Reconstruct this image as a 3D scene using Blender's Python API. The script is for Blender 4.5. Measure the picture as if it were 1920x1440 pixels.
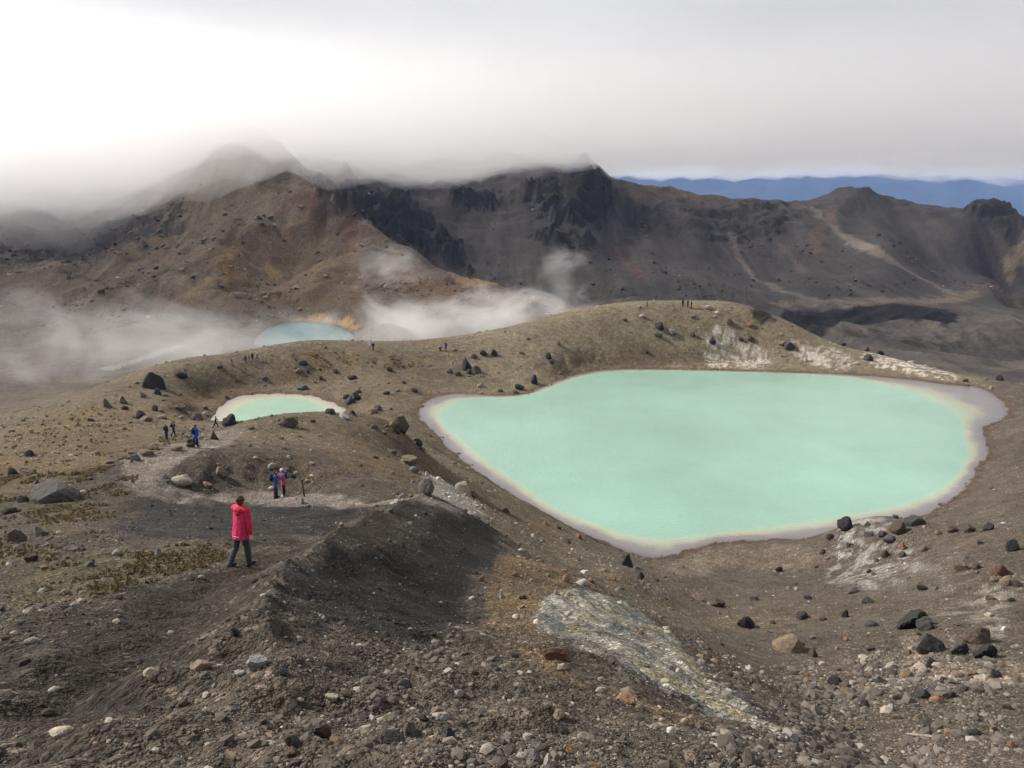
import bpy, bmesh, math, random
import numpy as np
from mathutils import Vector, Matrix, Euler

for o in list(bpy.data.objects):
    bpy.data.objects.remove(o)
scene = bpy.context.scene
C = scene.collection
RAD = math.radians

# ------------------------------------------------------------------ camera
F = 1554.0                       # focal length in pixels of the 1920 wide photograph
CAM = np.array([0.0, 0.0, 40.0])  # the big lake lies at z = 0
PITCH = math.atan((720 - 325) / F)
SP, CP = math.sin(PITCH), math.cos(PITCH)
cam_d = bpy.data.cameras.new('camera')
cam_d.sensor_fit = 'HORIZONTAL'
cam_d.angle = 2 * math.atan(960 / F)
cam_d.clip_start = 0.1
cam_d.clip_end = 40000
cam = bpy.data.objects.new('camera', cam_d)
cam.location = CAM
cam.rotation_euler = (math.pi / 2 - PITCH, 0, 0)
C.objects.link(cam)
scene.camera = cam

# ------------------------------------------------------------------ sky and sun
SUN_AZ = RAD(-72)      # measured from straight ahead (+Y), negative = to the left
SUN_EL = RAD(37)
sun_dir = np.array([math.sin(SUN_AZ) * math.cos(SUN_EL), math.cos(SUN_AZ) * math.cos(SUN_EL), math.sin(SUN_EL)])
world = bpy.data.worlds.new('World')
scene.world = world
world.use_nodes = True
wn, wl = world.node_tree.nodes, world.node_tree.links
wn.clear()
w_out = wn.new('ShaderNodeOutputWorld')
sky = wn.new('ShaderNodeTexSky')
sky.sky_type = 'NISHITA'
sky.sun_disc = False
sky.sun_elevation = SUN_EL
sky.sun_rotation = SUN_AZ
bg_sky = wn.new('ShaderNodeBackground')
bg_sky.inputs['Strength'].default_value = 0.09
wl.new(sky.outputs[0], bg_sky.inputs[0])
w_geo = wn.new('ShaderNodeNewGeometry')
w_tc = wn.new('ShaderNodeTexCoord')
w_noise = wn.new('ShaderNodeTexNoise')
w_noise.inputs['Scale'].default_value = 3.0
w_noise.inputs['Detail'].default_value = 4
w_noise.inputs['Roughness'].default_value = 0.5
w_map = wn.new('ShaderNodeMapping')
w_map.inputs['Scale'].default_value = (1, 1, 2.6)
wl.new(w_tc.outputs['Generated'], w_map.inputs[0])
wl.new(w_map.outputs[0], w_noise.inputs['Vector'])
w_dot = wn.new('ShaderNodeVectorMath'); w_dot.operation = 'DOT_PRODUCT'
wl.new(w_tc.outputs['Generated'], w_dot.inputs[0])
w_dot.inputs[1].default_value = tuple(sun_dir)
w_glow = wn.new('ShaderNodeMapRange')
w_glow.inputs['From Min'].default_value = -0.3
w_glow.inputs['From Max'].default_value = 1.0
w_glow.inputs['To Min'].default_value = 0.47
w_glow.inputs['To Max'].default_value = 0.70
wl.new(w_dot.outputs['Value'], w_glow.inputs['Value'])
w_nm = wn.new('ShaderNodeMapRange')
w_nm.inputs['From Min'].default_value = 0.3
w_nm.inputs['From Max'].default_value = 0.7
w_nm.inputs['To Min'].default_value = 0.92
w_nm.inputs['To Max'].default_value = 1.12
wl.new(w_noise.outputs[0], w_nm.inputs['Value'])
w_mul = wn.new('ShaderNodeMath'); w_mul.operation = 'MULTIPLY'
wl.new(w_glow.outputs[0], w_mul.inputs[0]); wl.new(w_nm.outputs[0], w_mul.inputs[1])
bg_cloud = wn.new('ShaderNodeBackground')
bg_cloud.inputs['Color'].default_value = (1.0, 0.985, 0.995, 1)
wl.new(w_mul.outputs[0], bg_cloud.inputs['Strength'])
w_mix = wn.new('ShaderNodeMixShader')
w_mix.inputs[0].default_value = 0.90
wl.new(bg_sky.outputs[0], w_mix.inputs[1]); wl.new(bg_cloud.outputs[0], w_mix.inputs[2])
wl.new(w_mix.outputs[0], w_out.inputs['Surface'])

sun_d = bpy.data.lights.new('sun', 'SUN')
sun_d.energy = 5.0
sun_d.angle = RAD(1.5)
sun_d.color = (1.0, 0.95, 0.87)
sun_o = bpy.data.objects.new('sun', sun_d)
sun_o.rotation_euler = Vector(-sun_dir).to_track_quat('-Z', 'Y').to_euler()
sun_o.location = (0, 0, 300)
C.objects.link(sun_o)

# ------------------------------------------------------------------ exposure and render settings
scene.view_settings.view_transform = 'Standard'
scene.view_settings.look = 'None'
scene.view_settings.exposure = 0.4
scene.view_settings.gamma = 1.0
scene.view_settings.use_curve_mapping = False
scene.render.engine = 'CYCLES'
scene.cycles.use_denoising = True
scene.cycles.use_adaptive_sampling = True
scene.cycles.adaptive_threshold = 0.045
scene.cycles.adaptive_min_samples = 16
scene.cycles.max_bounces = 9
scene.cycles.diffuse_bounces = 1
scene.cycles.glossy_bounces = 2
scene.cycles.volume_bounces = 7
scene.cycles.transparent_max_bounces = 8
scene.cycles.volume_max_steps = 64

# ------------------------------------------------------------------ helpers
def P(px, py, Y):
    """world point seen at a photograph pixel, Y metres ahead of the camera"""
    yc = (720 - py) / F
    fw = CP + yc * SP
    return np.array([(px - 960) / F / fw * Y, Y, CAM[2] + (yc * CP - SP) / fw * Y])

def ray_dirs(px, py):
    px = np.asarray(px, float); py = np.asarray(py, float)
    yc = (720 - py) / F
    fw = CP + yc * SP
    return (px - 960) / F / fw, (yc * CP - SP) / fw      # dx/dY, dz/dY

def sstep(a, b, x):
    t = np.clip((x - a) / (b - a), 0, 1)
    return t * t * (3 - 2 * t)

def _hash(ix, iy, seed):
    h = (ix.astype(np.int64) * 374761393 + iy.astype(np.int64) * 668265263 + seed * 974634777) & 0xFFFFFFFF
    h = ((h ^ (h >> 13)) * 1274126177) & 0xFFFFFFFF
    return (h ^ (h >> 16)) & 0xFFFFFFFF

def gnoise(x, y, seed=0):
    """2-D gradient noise, about -1..1"""
    x = np.asarray(x, float); y = np.asarray(y, float)
    ix = np.floor(x); iy = np.floor(y)
    fx = x - ix; fy = y - iy
    ux = fx * fx * fx * (fx * (fx * 6 - 15) + 10); uy = fy * fy * fy * (fy * (fy * 6 - 15) + 10)
    out = 0
    for dx in (0, 1):
        for dy in (0, 1):
            a = _hash(ix + dx, iy + dy, seed) * (2 * math.pi / 4294967296.0)
            g = np.cos(a) * (fx - dx) + np.sin(a) * (fy - dy)
            out = out + g * (ux if dx else 1 - ux) * (uy if dy else 1 - uy)
    return out * 1.5

def poly_sd(x, y, poly):
    """signed distance to a closed polygon, negative inside"""
    poly = np.asarray(poly, float)
    d2 = np.full(x.shape, 1e18); inside = np.zeros(x.shape, bool)
    n = len(poly)
    for i in range(n):
        ax, ay = poly[i]; bx, by = poly[(i + 1) % n]
        ex, ey = bx - ax, by - ay
        t = np.clip(((x - ax) * ex + (y - ay) * ey) / (ex * ex + ey * ey + 1e-12), 0, 1)
        d2 = np.minimum(d2, (x - ax - t * ex) ** 2 + (y - ay - t * ey) ** 2)
        c = (ay > y) != (by > y)
        with np.errstate(divide='ignore', invalid='ignore'):
            xi = ax + (y - ay) / (by - ay) * ex
        inside ^= c & (x < xi)
    d = np.sqrt(d2)
    return np.where(inside, -d, d)

def line_d(x, y, pts):
    pts = np.asarray(pts, float)
    d2 = np.full(x.shape, 1e18)
    for (ax, ay), (bx, by) in zip(pts[:-1], pts[1:]):
        ex, ey = bx - ax, by - ay
        t = np.clip(((x - ax) * ex + (y - ay) * ey) / (ex * ex + ey * ey + 1e-12), 0, 1)
        d2 = np.minimum(d2, (x - ax - t * ex) ** 2 + (y - ay - t * ey) ** 2)
    return np.sqrt(d2)

def smooth_poly(pts, n=2):
    p = np.asarray(pts, float)
    for _ in range(n):
        q = np.roll(p, -1, 0)
        p = np.stack([0.75 * p + 0.25 * q, 0.25 * p + 0.75 * q], 1).reshape(-1, p.shape[1])
    return p

def tag(o, label=None, cat=None, group=None, kind=None):
    if label: o['label'] = label
    if cat: o['category'] = cat
    if group: o['group'] = group
    if kind: o['kind'] = kind
    return o

def link(name, me, mat=None, parent=None):
    o = bpy.data.objects.new(name, me)
    C.objects.link(o)
    if mat is not None and me is not None and len(me.materials) == 0:
        me.materials.append(mat)
    if parent is not None:
        o.parent = parent
    return o

def mesh_from(name, V, faces, smooth=True):
    """faces: int array (n, k)"""
    V = np.asarray(V, np.float32); faces = np.asarray(faces, np.int32)
    me = bpy.data.meshes.new(name)
    me.vertices.add(len(V)); me.vertices.foreach_set('co', V.ravel())
    k = faces.shape[1]
    me.loops.add(faces.size); me.loops.foreach_set('vertex_index', faces.ravel())
    me.polygons.add(len(faces))
    me.polygons.foreach_set('loop_start', np.arange(0, faces.size, k, dtype=np.int32))
    me.update(calc_edges=True)
    me.polygons.foreach_set('use_smooth', np.full(len(faces), smooth, bool))
    return me

# ------------------------------------------------------------------ lakes, as outlines seen in the photograph, laid on their water level
def on_level(pts, z):
    a = np.asarray(pts, float)
    dx, dz = ray_dirs(a[:, 0], a[:, 1])
    Y = (z - CAM[2]) / dz
    return np.stack([dx * Y, Y], 1)

L1_out = on_level([(778,780),(795,752),(830,740),(870,737),(905,741),(950,742),(990,738),(1010,728),(1040,716),(1080,702),(1120,694),(1180,691),
    (1250,692),(1350,694),(1450,697),(1550,700),(1650,706),(1730,714),(1790,723),(1830,724),(1860,736),(1882,752),(1892,768),(1888,780),
    (1872,792),(1840,800),(1845,815),(1856,845),(1852,860),(1830,875),(1832,890),(1815,908),(1806,925),(1770,945),(1745,965),(1690,975),
    (1600,990),(1550,998),(1540,1008),(1500,1012),(1430,1013),(1350,1017),(1300,1028),(1270,1042),(1235,1048),(1190,1040),(1150,1022),
    (1100,1003),(1050,984),(1000,955),(960,925),(920,905),(880,875),(850,850),(820,815)], 0.0)
L1_in = on_level([(825,790),(838,762),(890,748),(960,747),(1020,735),(1090,705),(1180,695),(1400,699),(1600,707),(1690,733),(1770,765),
    (1800,785),(1800,815),(1812,850),(1800,878),(1785,900),(1745,925),(1680,945),(1600,962),(1500,976),(1400,990),(1330,1000),(1260,1008),(1190,1003),
    (1130,986),(1060,960),(1000,922),(940,880),(880,835)], 0.0)
L2_out = on_level([(384,800),(400,778),(418,757),(440,743),(490,738),(560,738),(600,745),(630,758),(652,768),(640,785),(560,800),(480,812),(400,815)], 0.0)
L2_in = on_level([(440,785),(452,765),(480,752),(540,747),(585,755),(610,768),(600,782),(540,795),(470,800)], 0.0)
L3_out = on_level([(472,642),(490,622),(520,608),(560,603),(610,605),(650,618),(668,632),(650,648),(600,662),(540,668),(490,658)], -12.0)
L3_in = on_level([(500,636),(520,620),(560,612),(610,613),(640,625),(645,634),(620,648),(560,655),(515,648)], -12.0)
LAKES = [(smooth_poly(L1_out, 2), smooth_poly(L1_in, 2), 0.0), (smooth_poly(L2_out, 2), smooth_poly(L2_in, 2), 0.0), (smooth_poly(L3_out, 2), smooth_poly(L3_in, 2), -12.0)]

# ------------------------------------------------------------------ terrain: survey points (photograph pixel, metres ahead) joined by a smooth surface
cDARK = (.046, .041, .039); cFG = (.064, .053, .045); cBRN = (.120, .099, .072); cOCH = (.160, .136, .098)
cVAL = (.15, .13, .115); cLM = (.115, .092, .072); cCM = (.052, .047, .045); cFLR = (.085, .075, .069); cGUL = (.088, .074, .062)
SURVEY = [
 (cFG, [(960,1440,4.0),(500,1440,4.0),(0,1440,4.2),(1250,1440,4.2),(960,1340,5.5),(500,1340,5.6),(0,1320,6.8),(620,1200,9.5),(300,1240,8.6),
   (0,1200,10.6),(300,1150,12.0),(455,1062,15.9),(330,1090,14.6),(560,1100,14.2),(800,1250,8.8),(800,1330,6.0),(950,1300,7.3),(1050,1235,9.6),(1150,1300,7.6),(1300,1362,6.1),(1200,1400,5.0),
   (1450,1430,4.7),(640,1010,23.5),(560,1040,19.5),(700,972,31),(760,948,37),(800,936,41)]),
 (cFG, [(200,1100,14.8),(0,1100,17),(0,1040,22),(100,1060,18.5),(200,1030,21.5),(300,1000,26),(350,1000,27.5),(400,1030,21.5),(500,1000,25.5),(100,980,30),(0,980,32),
   (200,950,37),(100,930,45),(400,942,41),(300,925,45),(500,936,42.5),(580,930,42.5),(660,940,40),(560,970,32),
   (260,890,49),(275,865,54),(330,845,58),(380,832,61.5),(200,900,50),(0,900,55)]),
 (cFG, [(335,900,49),(400,905,48),(500,900,50.5),(600,900,51),(700,905,50),(420,870,54.5),(560,860,58),(680,870,57),(760,905,52)]),
 (cBRN, [(400,812,69),(470,793,72),(540,779,75),(650,784,78),(720,795,82),(760,830,78),(500,830,64),(620,830,66)]),
 (cDARK, [(700,1050,21.5),(800,1100,23),(900,1150,20.5),(850,1000,35.5),(780,1000,32.5),(700,1150,13.8),(900,1060,30),(820,1180,16),(880,970,44)]),
 (cBRN, [(950,1020,46),(880,960,50),(950,985,66),(1000,1060,38),(1100,1060,52),(1000,1150,19.8),(1100,1150,19),(1250,1150,52),(1000,1100,27),(1180,1085,52),(1090,1085,33),
   (800,910,56),(800,880,76),(865,915,64),(780,850,85)]),
 (cGUL, [(1400,1100,68),(1350,1060,77.5),(1350,1200,39),(1450,1300,28.5),(1550,1400,20.5),(1600,1440,18.5),(1900,1440,17.5),(1700,1300,28),(1900,1300,26),
   (1900,1150,42),(1700,1150,49),(1550,1200,42.5),(1500,1250,36),(1500,1300,30.5),(1300,1110,63),(1230,1110,58)]),
 (cFG, [(1200,1250,12.2),(1150,1180,16.4),(1050,1170,17.4),(1120,1110,24.5),(1210,1165,18.6),(1300,1232,14.2),(1400,1322,9.4),(1500,1388,6.6),(1560,1440,5.0),(1350,1310,9.6),(1440,1390,6.4)]),
 (cGUL, [(1650,975,87),(1580,990,86),(1720,985,86),(1750,1040,66),(1560,1080,71),(1620,1040,75),(1480,1050,78),(1900,1060,54),(1900,1000,64),(1900,930,86),(1840,960,83),(1900,850,110),(1910,790,126),(1910,740,149),(1905,722,156)]),
 (cBRN, [(0,850,74),(150,800,95),(100,850,72),(0,800,104),(200,748,128),(100,772,117),(0,792,109),(280,732,137),(340,706,147),(400,696,152),(480,683,158),(560,659,162.5),(640,656,165),(700,656,166),(760,663,166),(800,659,168),(836,652,169),
   (600,700,158),(700,720,151),(720,762,137),(760,700,158),(300,770,124),(340,800,105),(250,840,79),(200,860,68),(390,740,146),(330,740,138)]),
 (cOCH, [(870,640,172),(1000,612,180),(1070,597,183.5),(1130,585,186),(1200,577,188),(1260,574,189),(1310,577,188.5),(1350,584,187),(1450,611,184),(1560,646,181),(1650,667,177),(1730,691,169),(1800,709,160.5),
   (1000,670,166),(900,700,160),(1130,650,176),(1260,640,180),(1400,650,180)]),
]
pts, cols = [], []
for col, lst in SURVEY:
    for a in lst:
        pts.append(P(*a)); cols.append(col)
def addw(px, Y, z, col):
    p = P(px, 400, Y); pts.append(np.array([p[0], Y, z])); cols.append(col)
# hidden ground behind the rim, the valley, crater floor
for px, Y, z, c in [(0,150,-4,cBRN),(120,165,-5,cBRN),(230,180,-6,cVAL),(330,188,-7,cVAL),(450,195,-7,cVAL),(560,200,-7,cVAL),(700,205,-6,cVAL),(850,210,-6,cVAL),(1000,222,-10,cVAL),(1150,232,-14,cFLR),(1300,236,-16,cFLR),(1450,232,-18,cFLR),(1600,222,-19,cFLR),(1750,212,-19,cFLR),(1900,200,-18,cFLR),
      (0,230,-14,cVAL),(150,235,-14,cVAL),(300,230,-14,cVAL),(420,235,-13,cVAL),(0,290,-13,cVAL),(200,290,-13,cVAL),(360,285,-12,cVAL),(700,248,-5,cVAL),(760,252,-7,cVAL),(660,246,-9,cVAL),(850,250,-12,cVAL),(1000,265,-14,cFLR),(1150,275,-18,cFLR),
      (1300,300,-22,cFLR),(1500,300,-22.5,cFLR),(1700,290,-22,cFLR),(1900,262,-21,cFLR),(1500,365,-23.5,cFLR),(1750,350,-23,cFLR),(1900,350,-23,cFLR),(1300,370,-22,cFLR),(2100,300,-22,cFLR),
      (760,425,-12,cCM),(830,420,-18,cCM),(920,400,-22,cCM),(1020,370,-23,cCM),(1130,370,-22,cCM),(1130,420,-22,cFLR),(700,470,-4,cCM)]:
    addw(px, Y, z, c)
for col, lst in [
 (cLM, [(0,600,303),(150,585,312),(300,575,318),(0,500,370),(0,420,430),(0,330,505),(200,540,340),(200,450,408),(230,350,470),(120,400,440),(300,420,415),(330,560,312),(380,520,325),(420,470,350),(460,410,392),(500,350,430),
   (340,480,385),(280,500,375),(430,235,478),(490,258,470),(530,295,458),(560,310,455),(600,340,440),(640,372,425),(670,395,412),(700,420,400),(740,448,388),(780,470,375),(830,495,360),(880,515,345),(940,535,332),(1000,552,320),(1060,570,307),(1110,588,295),
   (560,520,332),(600,580,304),(520,590,306),(640,470,365),(600,420,400),(700,520,335),(800,560,310),(900,600,284),(1000,610,282),(480,520,338),(540,450,378)]),
 (cCM, [(900,530,480),(900,470,535),(900,400,600),(900,330,665),(900,296,690),(720,292,640),(780,300,660),(1000,300,680),(1060,300,670),(700,340,600),(780,450,520),(800,390,570),(1000,470,525),(1000,400,590),(1000,340,640),(1105,298,640),(1120,305,640),(1140,330,642),(1160,340,646),(1100,400,583),
   (1100,480,508),(1180,400,600),(1180,480,520),(1200,344,650),(1250,350,652),(1300,361,652),(1360,370,650),(1440,374,640),(1250,450,566),(1250,540,452),(1120,545,445),(1300,400,612),(1360,420,600),(1360,500,520),(1450,430,590),(1450,490,545),(1450,560,440),(1350,570,420),
   (1510,377,640),(1560,357,668),(1610,348,682),(1660,366,682),(1740,385,680),(1800,390,672),(1850,389,640),(1885,393,628),(1915,408,600),(1560,430,588),(1620,462,560),(1680,492,535),(1740,525,495),(1790,550,458),(1700,430,640),(1770,470,600),(1850,470,605),(1900,440,600),(1900,520,515),(1820,510,540),(1600,520,485),(1540,480,545)]),
]:
    for a in lst:
        pts.append(P(*a)); cols.append(col)
# ground outside the frame and beyond
for x, y, z, c in [(0,0,38.35,cFG),(-3,0,38.3,cFG),(3,0.5,37.6,cFG),(0,-6,41,cFG),(-8,2,36.5,cFG),(8,3,32,cFG),(14,8,27,cGUL),(-16,10,31,cFG),(-30,20,25,cFG),(-50,50,15,cBRN),(-90,80,3,cBRN),(30,20,24,cGUL),(50,40,16,cGUL),(90,80,5,cGUL),(120,130,2,cGUL),(130,170,-8,cFLR),
      (-150,120,-8,cBRN),(-220,250,-13,cVAL),(-300,300,-8,cLM),(-400,350,10,cLM),(-460,480,60,cLM),(220,220,-21,cFLR),(330,300,-22,cFLR),(430,420,-20,cFLR),(520,560,-6,cCM),
      (-500,700,62,cLM),(-300,620,60,cLM),(-150,560,48,cLM),(-190,490,60,cLM),(-260,470,52,cLM),(0,820,25,cCM),(200,820,0,cCM),(400,800,-20,cCM),(600,760,-30,cCM),
      (0,1100,-90,cCM),(400,1100,-120,cCM),(900,1000,-130,cCM),(-700,1100,-40,cLM),(0,2500,-270,cCM),(1500,2200,-270,cCM),(-2000,2500,-250,cCM),(0,7000,-330,cCM),(5000,6000,-330,cCM),(-5000,6000,-330,cCM),(8000,11000,-330,cCM),(-8000,11000,-330,cCM),(0,14000,-330,cCM)]:
    pts.append(np.array([x, y, z], float)); cols.append(c)
pts = np.array(pts); cols = np.array(cols)
_c = 0.045 * np.hypot(pts[:, 0], pts[:, 1]) + 0.25
_d = np.hypot(pts[:, None, 0] - pts[None, :, 0], pts[:, None, 1] - pts[None, :, 1])
_A = np.sqrt(_d ** 2 + _c[None, :] ** 2)
_n = len(pts)
_M = np.zeros((_n + 3, _n + 3))
_M[:_n, :_n] = _A; _M[:_n, _n] = 1; _M[:_n, _n + 1:] = pts[:, :2] / 100
_M[_n, :_n] = 1; _M[_n + 1:, :_n] = pts[:, :2].T / 100
_w = np.linalg.solve(_M, np.concatenate([pts[:, 2], np.zeros(3)]))

def rbf(x, y):
    out = np.empty(x.shape)
    xf, yf, of = x.ravel(), y.ravel(), out.ravel()
    for s in range(0, len(xf), 20000):
        xs = xf[s:s + 20000, None]; ys = yf[s:s + 20000, None]
        d = np.sqrt((xs - pts[None, :, 0]) ** 2 + (ys - pts[None, :, 1]) ** 2 + _c[None, :] ** 2)
        of[s:s + 20000] = d @ _w[:_n] + _w[_n] + xs[:, 0] / 100 * _w[_n + 1] + ys[:, 0] / 100 * _w[_n + 2]
    return of.reshape(x.shape)

def base_colour(x, y):
    out = np.empty(x.shape + (3,)).reshape(-1, 3)
    xf, yf = x.ravel(), y.ravel()
    for s in range(0, len(xf), 20000):
        d2 = (xf[s:s + 20000, None] - pts[None, :, 0]) ** 2 + (yf[s:s + 20000, None] - pts[None, :, 1]) ** 2
        w = 1 / (d2 + (_c[None, :] * 0.7) ** 2) ** 2
        out[s:s + 20000] = (w @ cols) / w.sum(1, keepdims=True)
    return out.reshape(x.shape + (3,))

# grid of rings round the look-out: fine near by, coarse far off
TH0, TH1, NT = RAD(-43), RAD(43), 730
theta = np.linspace(TH0, TH1, NT)
rr = np.concatenate([np.geomspace(1.0, 70, 400)[:-1], np.geomspace(70, 205, 200)[:-1], np.geomspace(205, 310, 70)[:-1], np.linspace(310, 760, 250)[:-1], np.geomspace(760, 15000, 40)])
NR = len(rr)
R2, T2 = np.meshgrid(rr, theta, indexing='ij')
X = R2 * np.sin(T2); Yg = R2 * np.cos(T2)
# evaluate the smooth surface on a coarser grid, then refine
def coarse_eval(fn, sr=2, st=3):
    ri = np.unique(np.append(np.arange(0, NR, sr), NR - 1)); ti = np.unique(np.append(np.arange(0, NT, st), NT - 1))
    v = fn(X[np.ix_(ri, ti)], Yg[np.ix_(ri, ti)])
    def interp(v):
        a = np.empty((NR, len(ti)))
        for j in range(len(ti)): a[:, j] = np.interp(np.arange(NR), ri, v[:, j])
        b = np.empty((NR, NT))
        for i in range(NR): b[i] = np.interp(np.arange(NT), ti, a[i])
        return b
    if v.ndim == 3:
        return np.stack([interp(v[..., k]) for k in range(v.shape[2])], -1)
    return interp(v)
Z = coarse_eval(rbf)
COL = coarse_eval(base_colour, 3, 4)

spacing = np.maximum(R2 * (theta[1] - theta[0]), np.gradient(rr)[:, None])
def fbm(x, y, lam0, octs, seed, gain_exp=0.95, slope=0.06, ridged=False, lim=None):
    out = np.zeros(x.shape)
    for k in range(octs):
        lam = lam0 / 2 ** k
        n = gnoise(x / lam + 17.3 * k, y / lam - 9.1 * k, seed + k)
        if ridged: n = 1 - 2 * np.abs(n)
        a = slope * lam ** gain_exp
        if lim is not None: a = a * sstep(2.2, 4.5, lam / lim)
        out += a * n
    return out
near = 1 - sstep(60, 130, R2)
farm = sstep(290, 360, R2)
Z += fbm(X, Yg, 24.0, 9, 11, 0.9, 0.030, lim=spacing) * (0.45 + 0.55 * near)
Z += fbm(X, Yg, 0.9, 4, 91, 1.0, 0.085, lim=spacing) * near * (1 + 1.0 * (1 - sstep(14, 26, R2)) * (1 - sstep(-2, 3, X)))
# mountains: gullies running down towards us, rough crests
gul = fbm(X / 1.0, Yg * 0.16, 26, 4, 51, 0.95, 0.055, lim=spacing * 0.6)
_cmr = sstep(-60, 20, X + 0.35 * (Yg - 480)) * sstep(430, 470, R2)
rough_far = 1 - _cmr * (1 - sstep(-8, 26, Z)) * 0.78 - _cmr * 0.12
Z += farm * (1 - sstep(800, 1000, R2)) * (gul + fbm(X, Yg, 70, 6, 71, 0.92, 0.10, ridged=True, lim=spacing * 0.7) * rough_far - 7.5 * rough_far)

# hold the skyline of the far ridge where it was surveyed
_px = np.array([1090,1105,1120,1145,1200,1250,1300,1360,1440,1510,1560,1610,1660,1740,1800,1850,1885,1915,2000,2200,2600])
_py = np.array([ 296, 293, 305, 335, 344, 350, 361, 370, 374, 378, 357, 348, 366, 385, 390, 388, 393, 408, 420, 440, 450])
_dx, _dz = ray_dirs(_px, _py)
_rt = np.interp(np.tan(theta), _dx, _dz)                     # wanted dz/dY for each bearing
_rows = np.where((rr > 560) & (rr < 760))[0]
for _ in range(3):
    el = (Z[_rows] - CAM[2]) / Yg[_rows]
    k = el.argmax(0); dzc = (_rt - el.max(0)) * Yg[_rows[k], np.arange(NT)]
    dzc = np.where(np.tan(theta) > _dx[0], dzc, 0) * sstep(_dx[0] - .002, _dx[3], np.tan(theta))
    kw = np.exp(-(np.arange(-30, 31) / 11.0) ** 2); dzc = np.convolve(np.pad(dzc, 30, 'edge'), kw / kw.sum(), 'valid')
    Z += sstep(470, 620, R2) * (1 - sstep(1500, 3000, R2)) * dzc[None, :]

# ------------------------------------------------------------------ looking up heights
lr = np.log(rr)
def height(x, y):
    x = np.asarray(x, float); y = np.asarray(y, float)
    r = np.hypot(x, y); t = np.arctan2(x, y)
    fi = np.interp(np.log(np.maximum(r, 1.0)), lr, np.arange(NR)); fj = (t - TH0) / (TH1 - TH0) * (NT - 1)
    fj = np.clip(fj, 0, NT - 1.001); fi = np.clip(fi, 0, NR - 1.001)
    i = fi.astype(int); j = fj.astype(int); a = fi - i; b = fj - j
    return (Z[i, j] * (1 - a) * (1 - b) + Z[i + 1, j] * a * (1 - b) + Z[i, j + 1] * (1 - a) * b + Z[i + 1, j + 1] * a * b)

STEPS = np.geomspace(2.5, 900, 1500)
def hit(px, py):
    """where the line of sight through a pixel meets the ground (arrays)"""
    dx, dz = ray_dirs(np.atleast_1d(px), np.atleast_1d(py))
    h = height(dx[:, None] * STEPS, np.broadcast_to(STEPS, (len(dx), len(STEPS))))
    below = (CAM[2] + dz[:, None] * STEPS) < h
    k = np.where(below.any(1), below.argmax(1), len(STEPS) - 1)
    k = np.maximum(k, 1)
    g1 = CAM[2] + dz * STEPS[k] - h[np.arange(len(k)), k]; g0 = CAM[2] + dz * STEPS[k - 1] - h[np.arange(len(k)), k - 1]
    t = np.clip(g0 / (g0 - g1 + 1e-9), 0, 1)
    Yh = STEPS[k - 1] + t * (STEPS[k] - STEPS[k - 1])
    return np.stack([dx * Yh, Yh, CAM[2] + dz * Yh], 1)

# ------------------------------------------------------------------ lake basins
LSD = []
for outer, inner, lv in LAKES:
    cx, cy = outer.mean(0); rad = np.hypot(outer[:, 0] - cx, outer[:, 1] - cy).max() + 14
    m = (np.hypot(X - cx, Yg - cy) < rad)
    sd = np.full(X.shape, 1e3)
    wob = 0.5 * gnoise(X / 2.2, Yg / 2.2, 5) + 0.25 * gnoise(X / 0.8, Yg / 0.8, 6)
    sd[m] = poly_sd(X[m], Yg[m], outer) + wob[m]
    LSD.append(sd)
    out = sd > 0
    f = sstep(0, 9, sd)
    bank = lv + 0.05 + 0.11 * sd + np.maximum(Z - lv - 0.11 * sd, 0) * f
    Z = np.where(m & out, np.where(sd < 9, bank * (1 - f) + np.maximum(Z, lv + 0.3) * f, Z), Z)
    Z = np.where(m & ~out, lv + np.maximum(sd * 0.14, -1.6), Z)

# ------------------------------------------------------------------ ground colours: patches of different ash, scree and mineral crust
def world_poly(pxpts):
    a = np.array(pxpts, float)
    return hit(a[:, 0], a[:, 1])[:, :2]
warp = 0.6 * gnoise(X / (0.03 * R2.clip(8) + .1), Yg / (0.03 * R2.clip(8) + .1), 31) + 0.4 * gnoise(X * 1.3, Yg * 1.3, 32) + 0.5 * gnoise(X / 7, Yg / 7, 33)
def zone(pxpts, feather, line=False):
    w = world_poly(pxpts)
    lo, hi = w.min(0) - 4 * feather - 2, w.max(0) + 4 * feather + 2
    m = (X > lo[0]) & (X < hi[0]) & (Yg > lo[1]) & (Yg < hi[1])
    a = np.zeros(X.shape)
    if not m.any(): return a
    d = line_d(X[m], Yg[m], w) if line else poly_sd(X[m], Yg[m], smooth_poly(w, 1))
    d = d + warp[m] * feather * (0.9 if line else 1.5)
    a[m] = (1 - sstep(feather * 0.5, feather, d)) if line else (1 - sstep(-0.55 * feather, feather * 0.4, d))
    return a
def paint(a, col, amt=1.0):
    global COL
    k = (a * amt)[..., None]
    COL = COL * (1 - k) + np.asarray(col) * k

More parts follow.
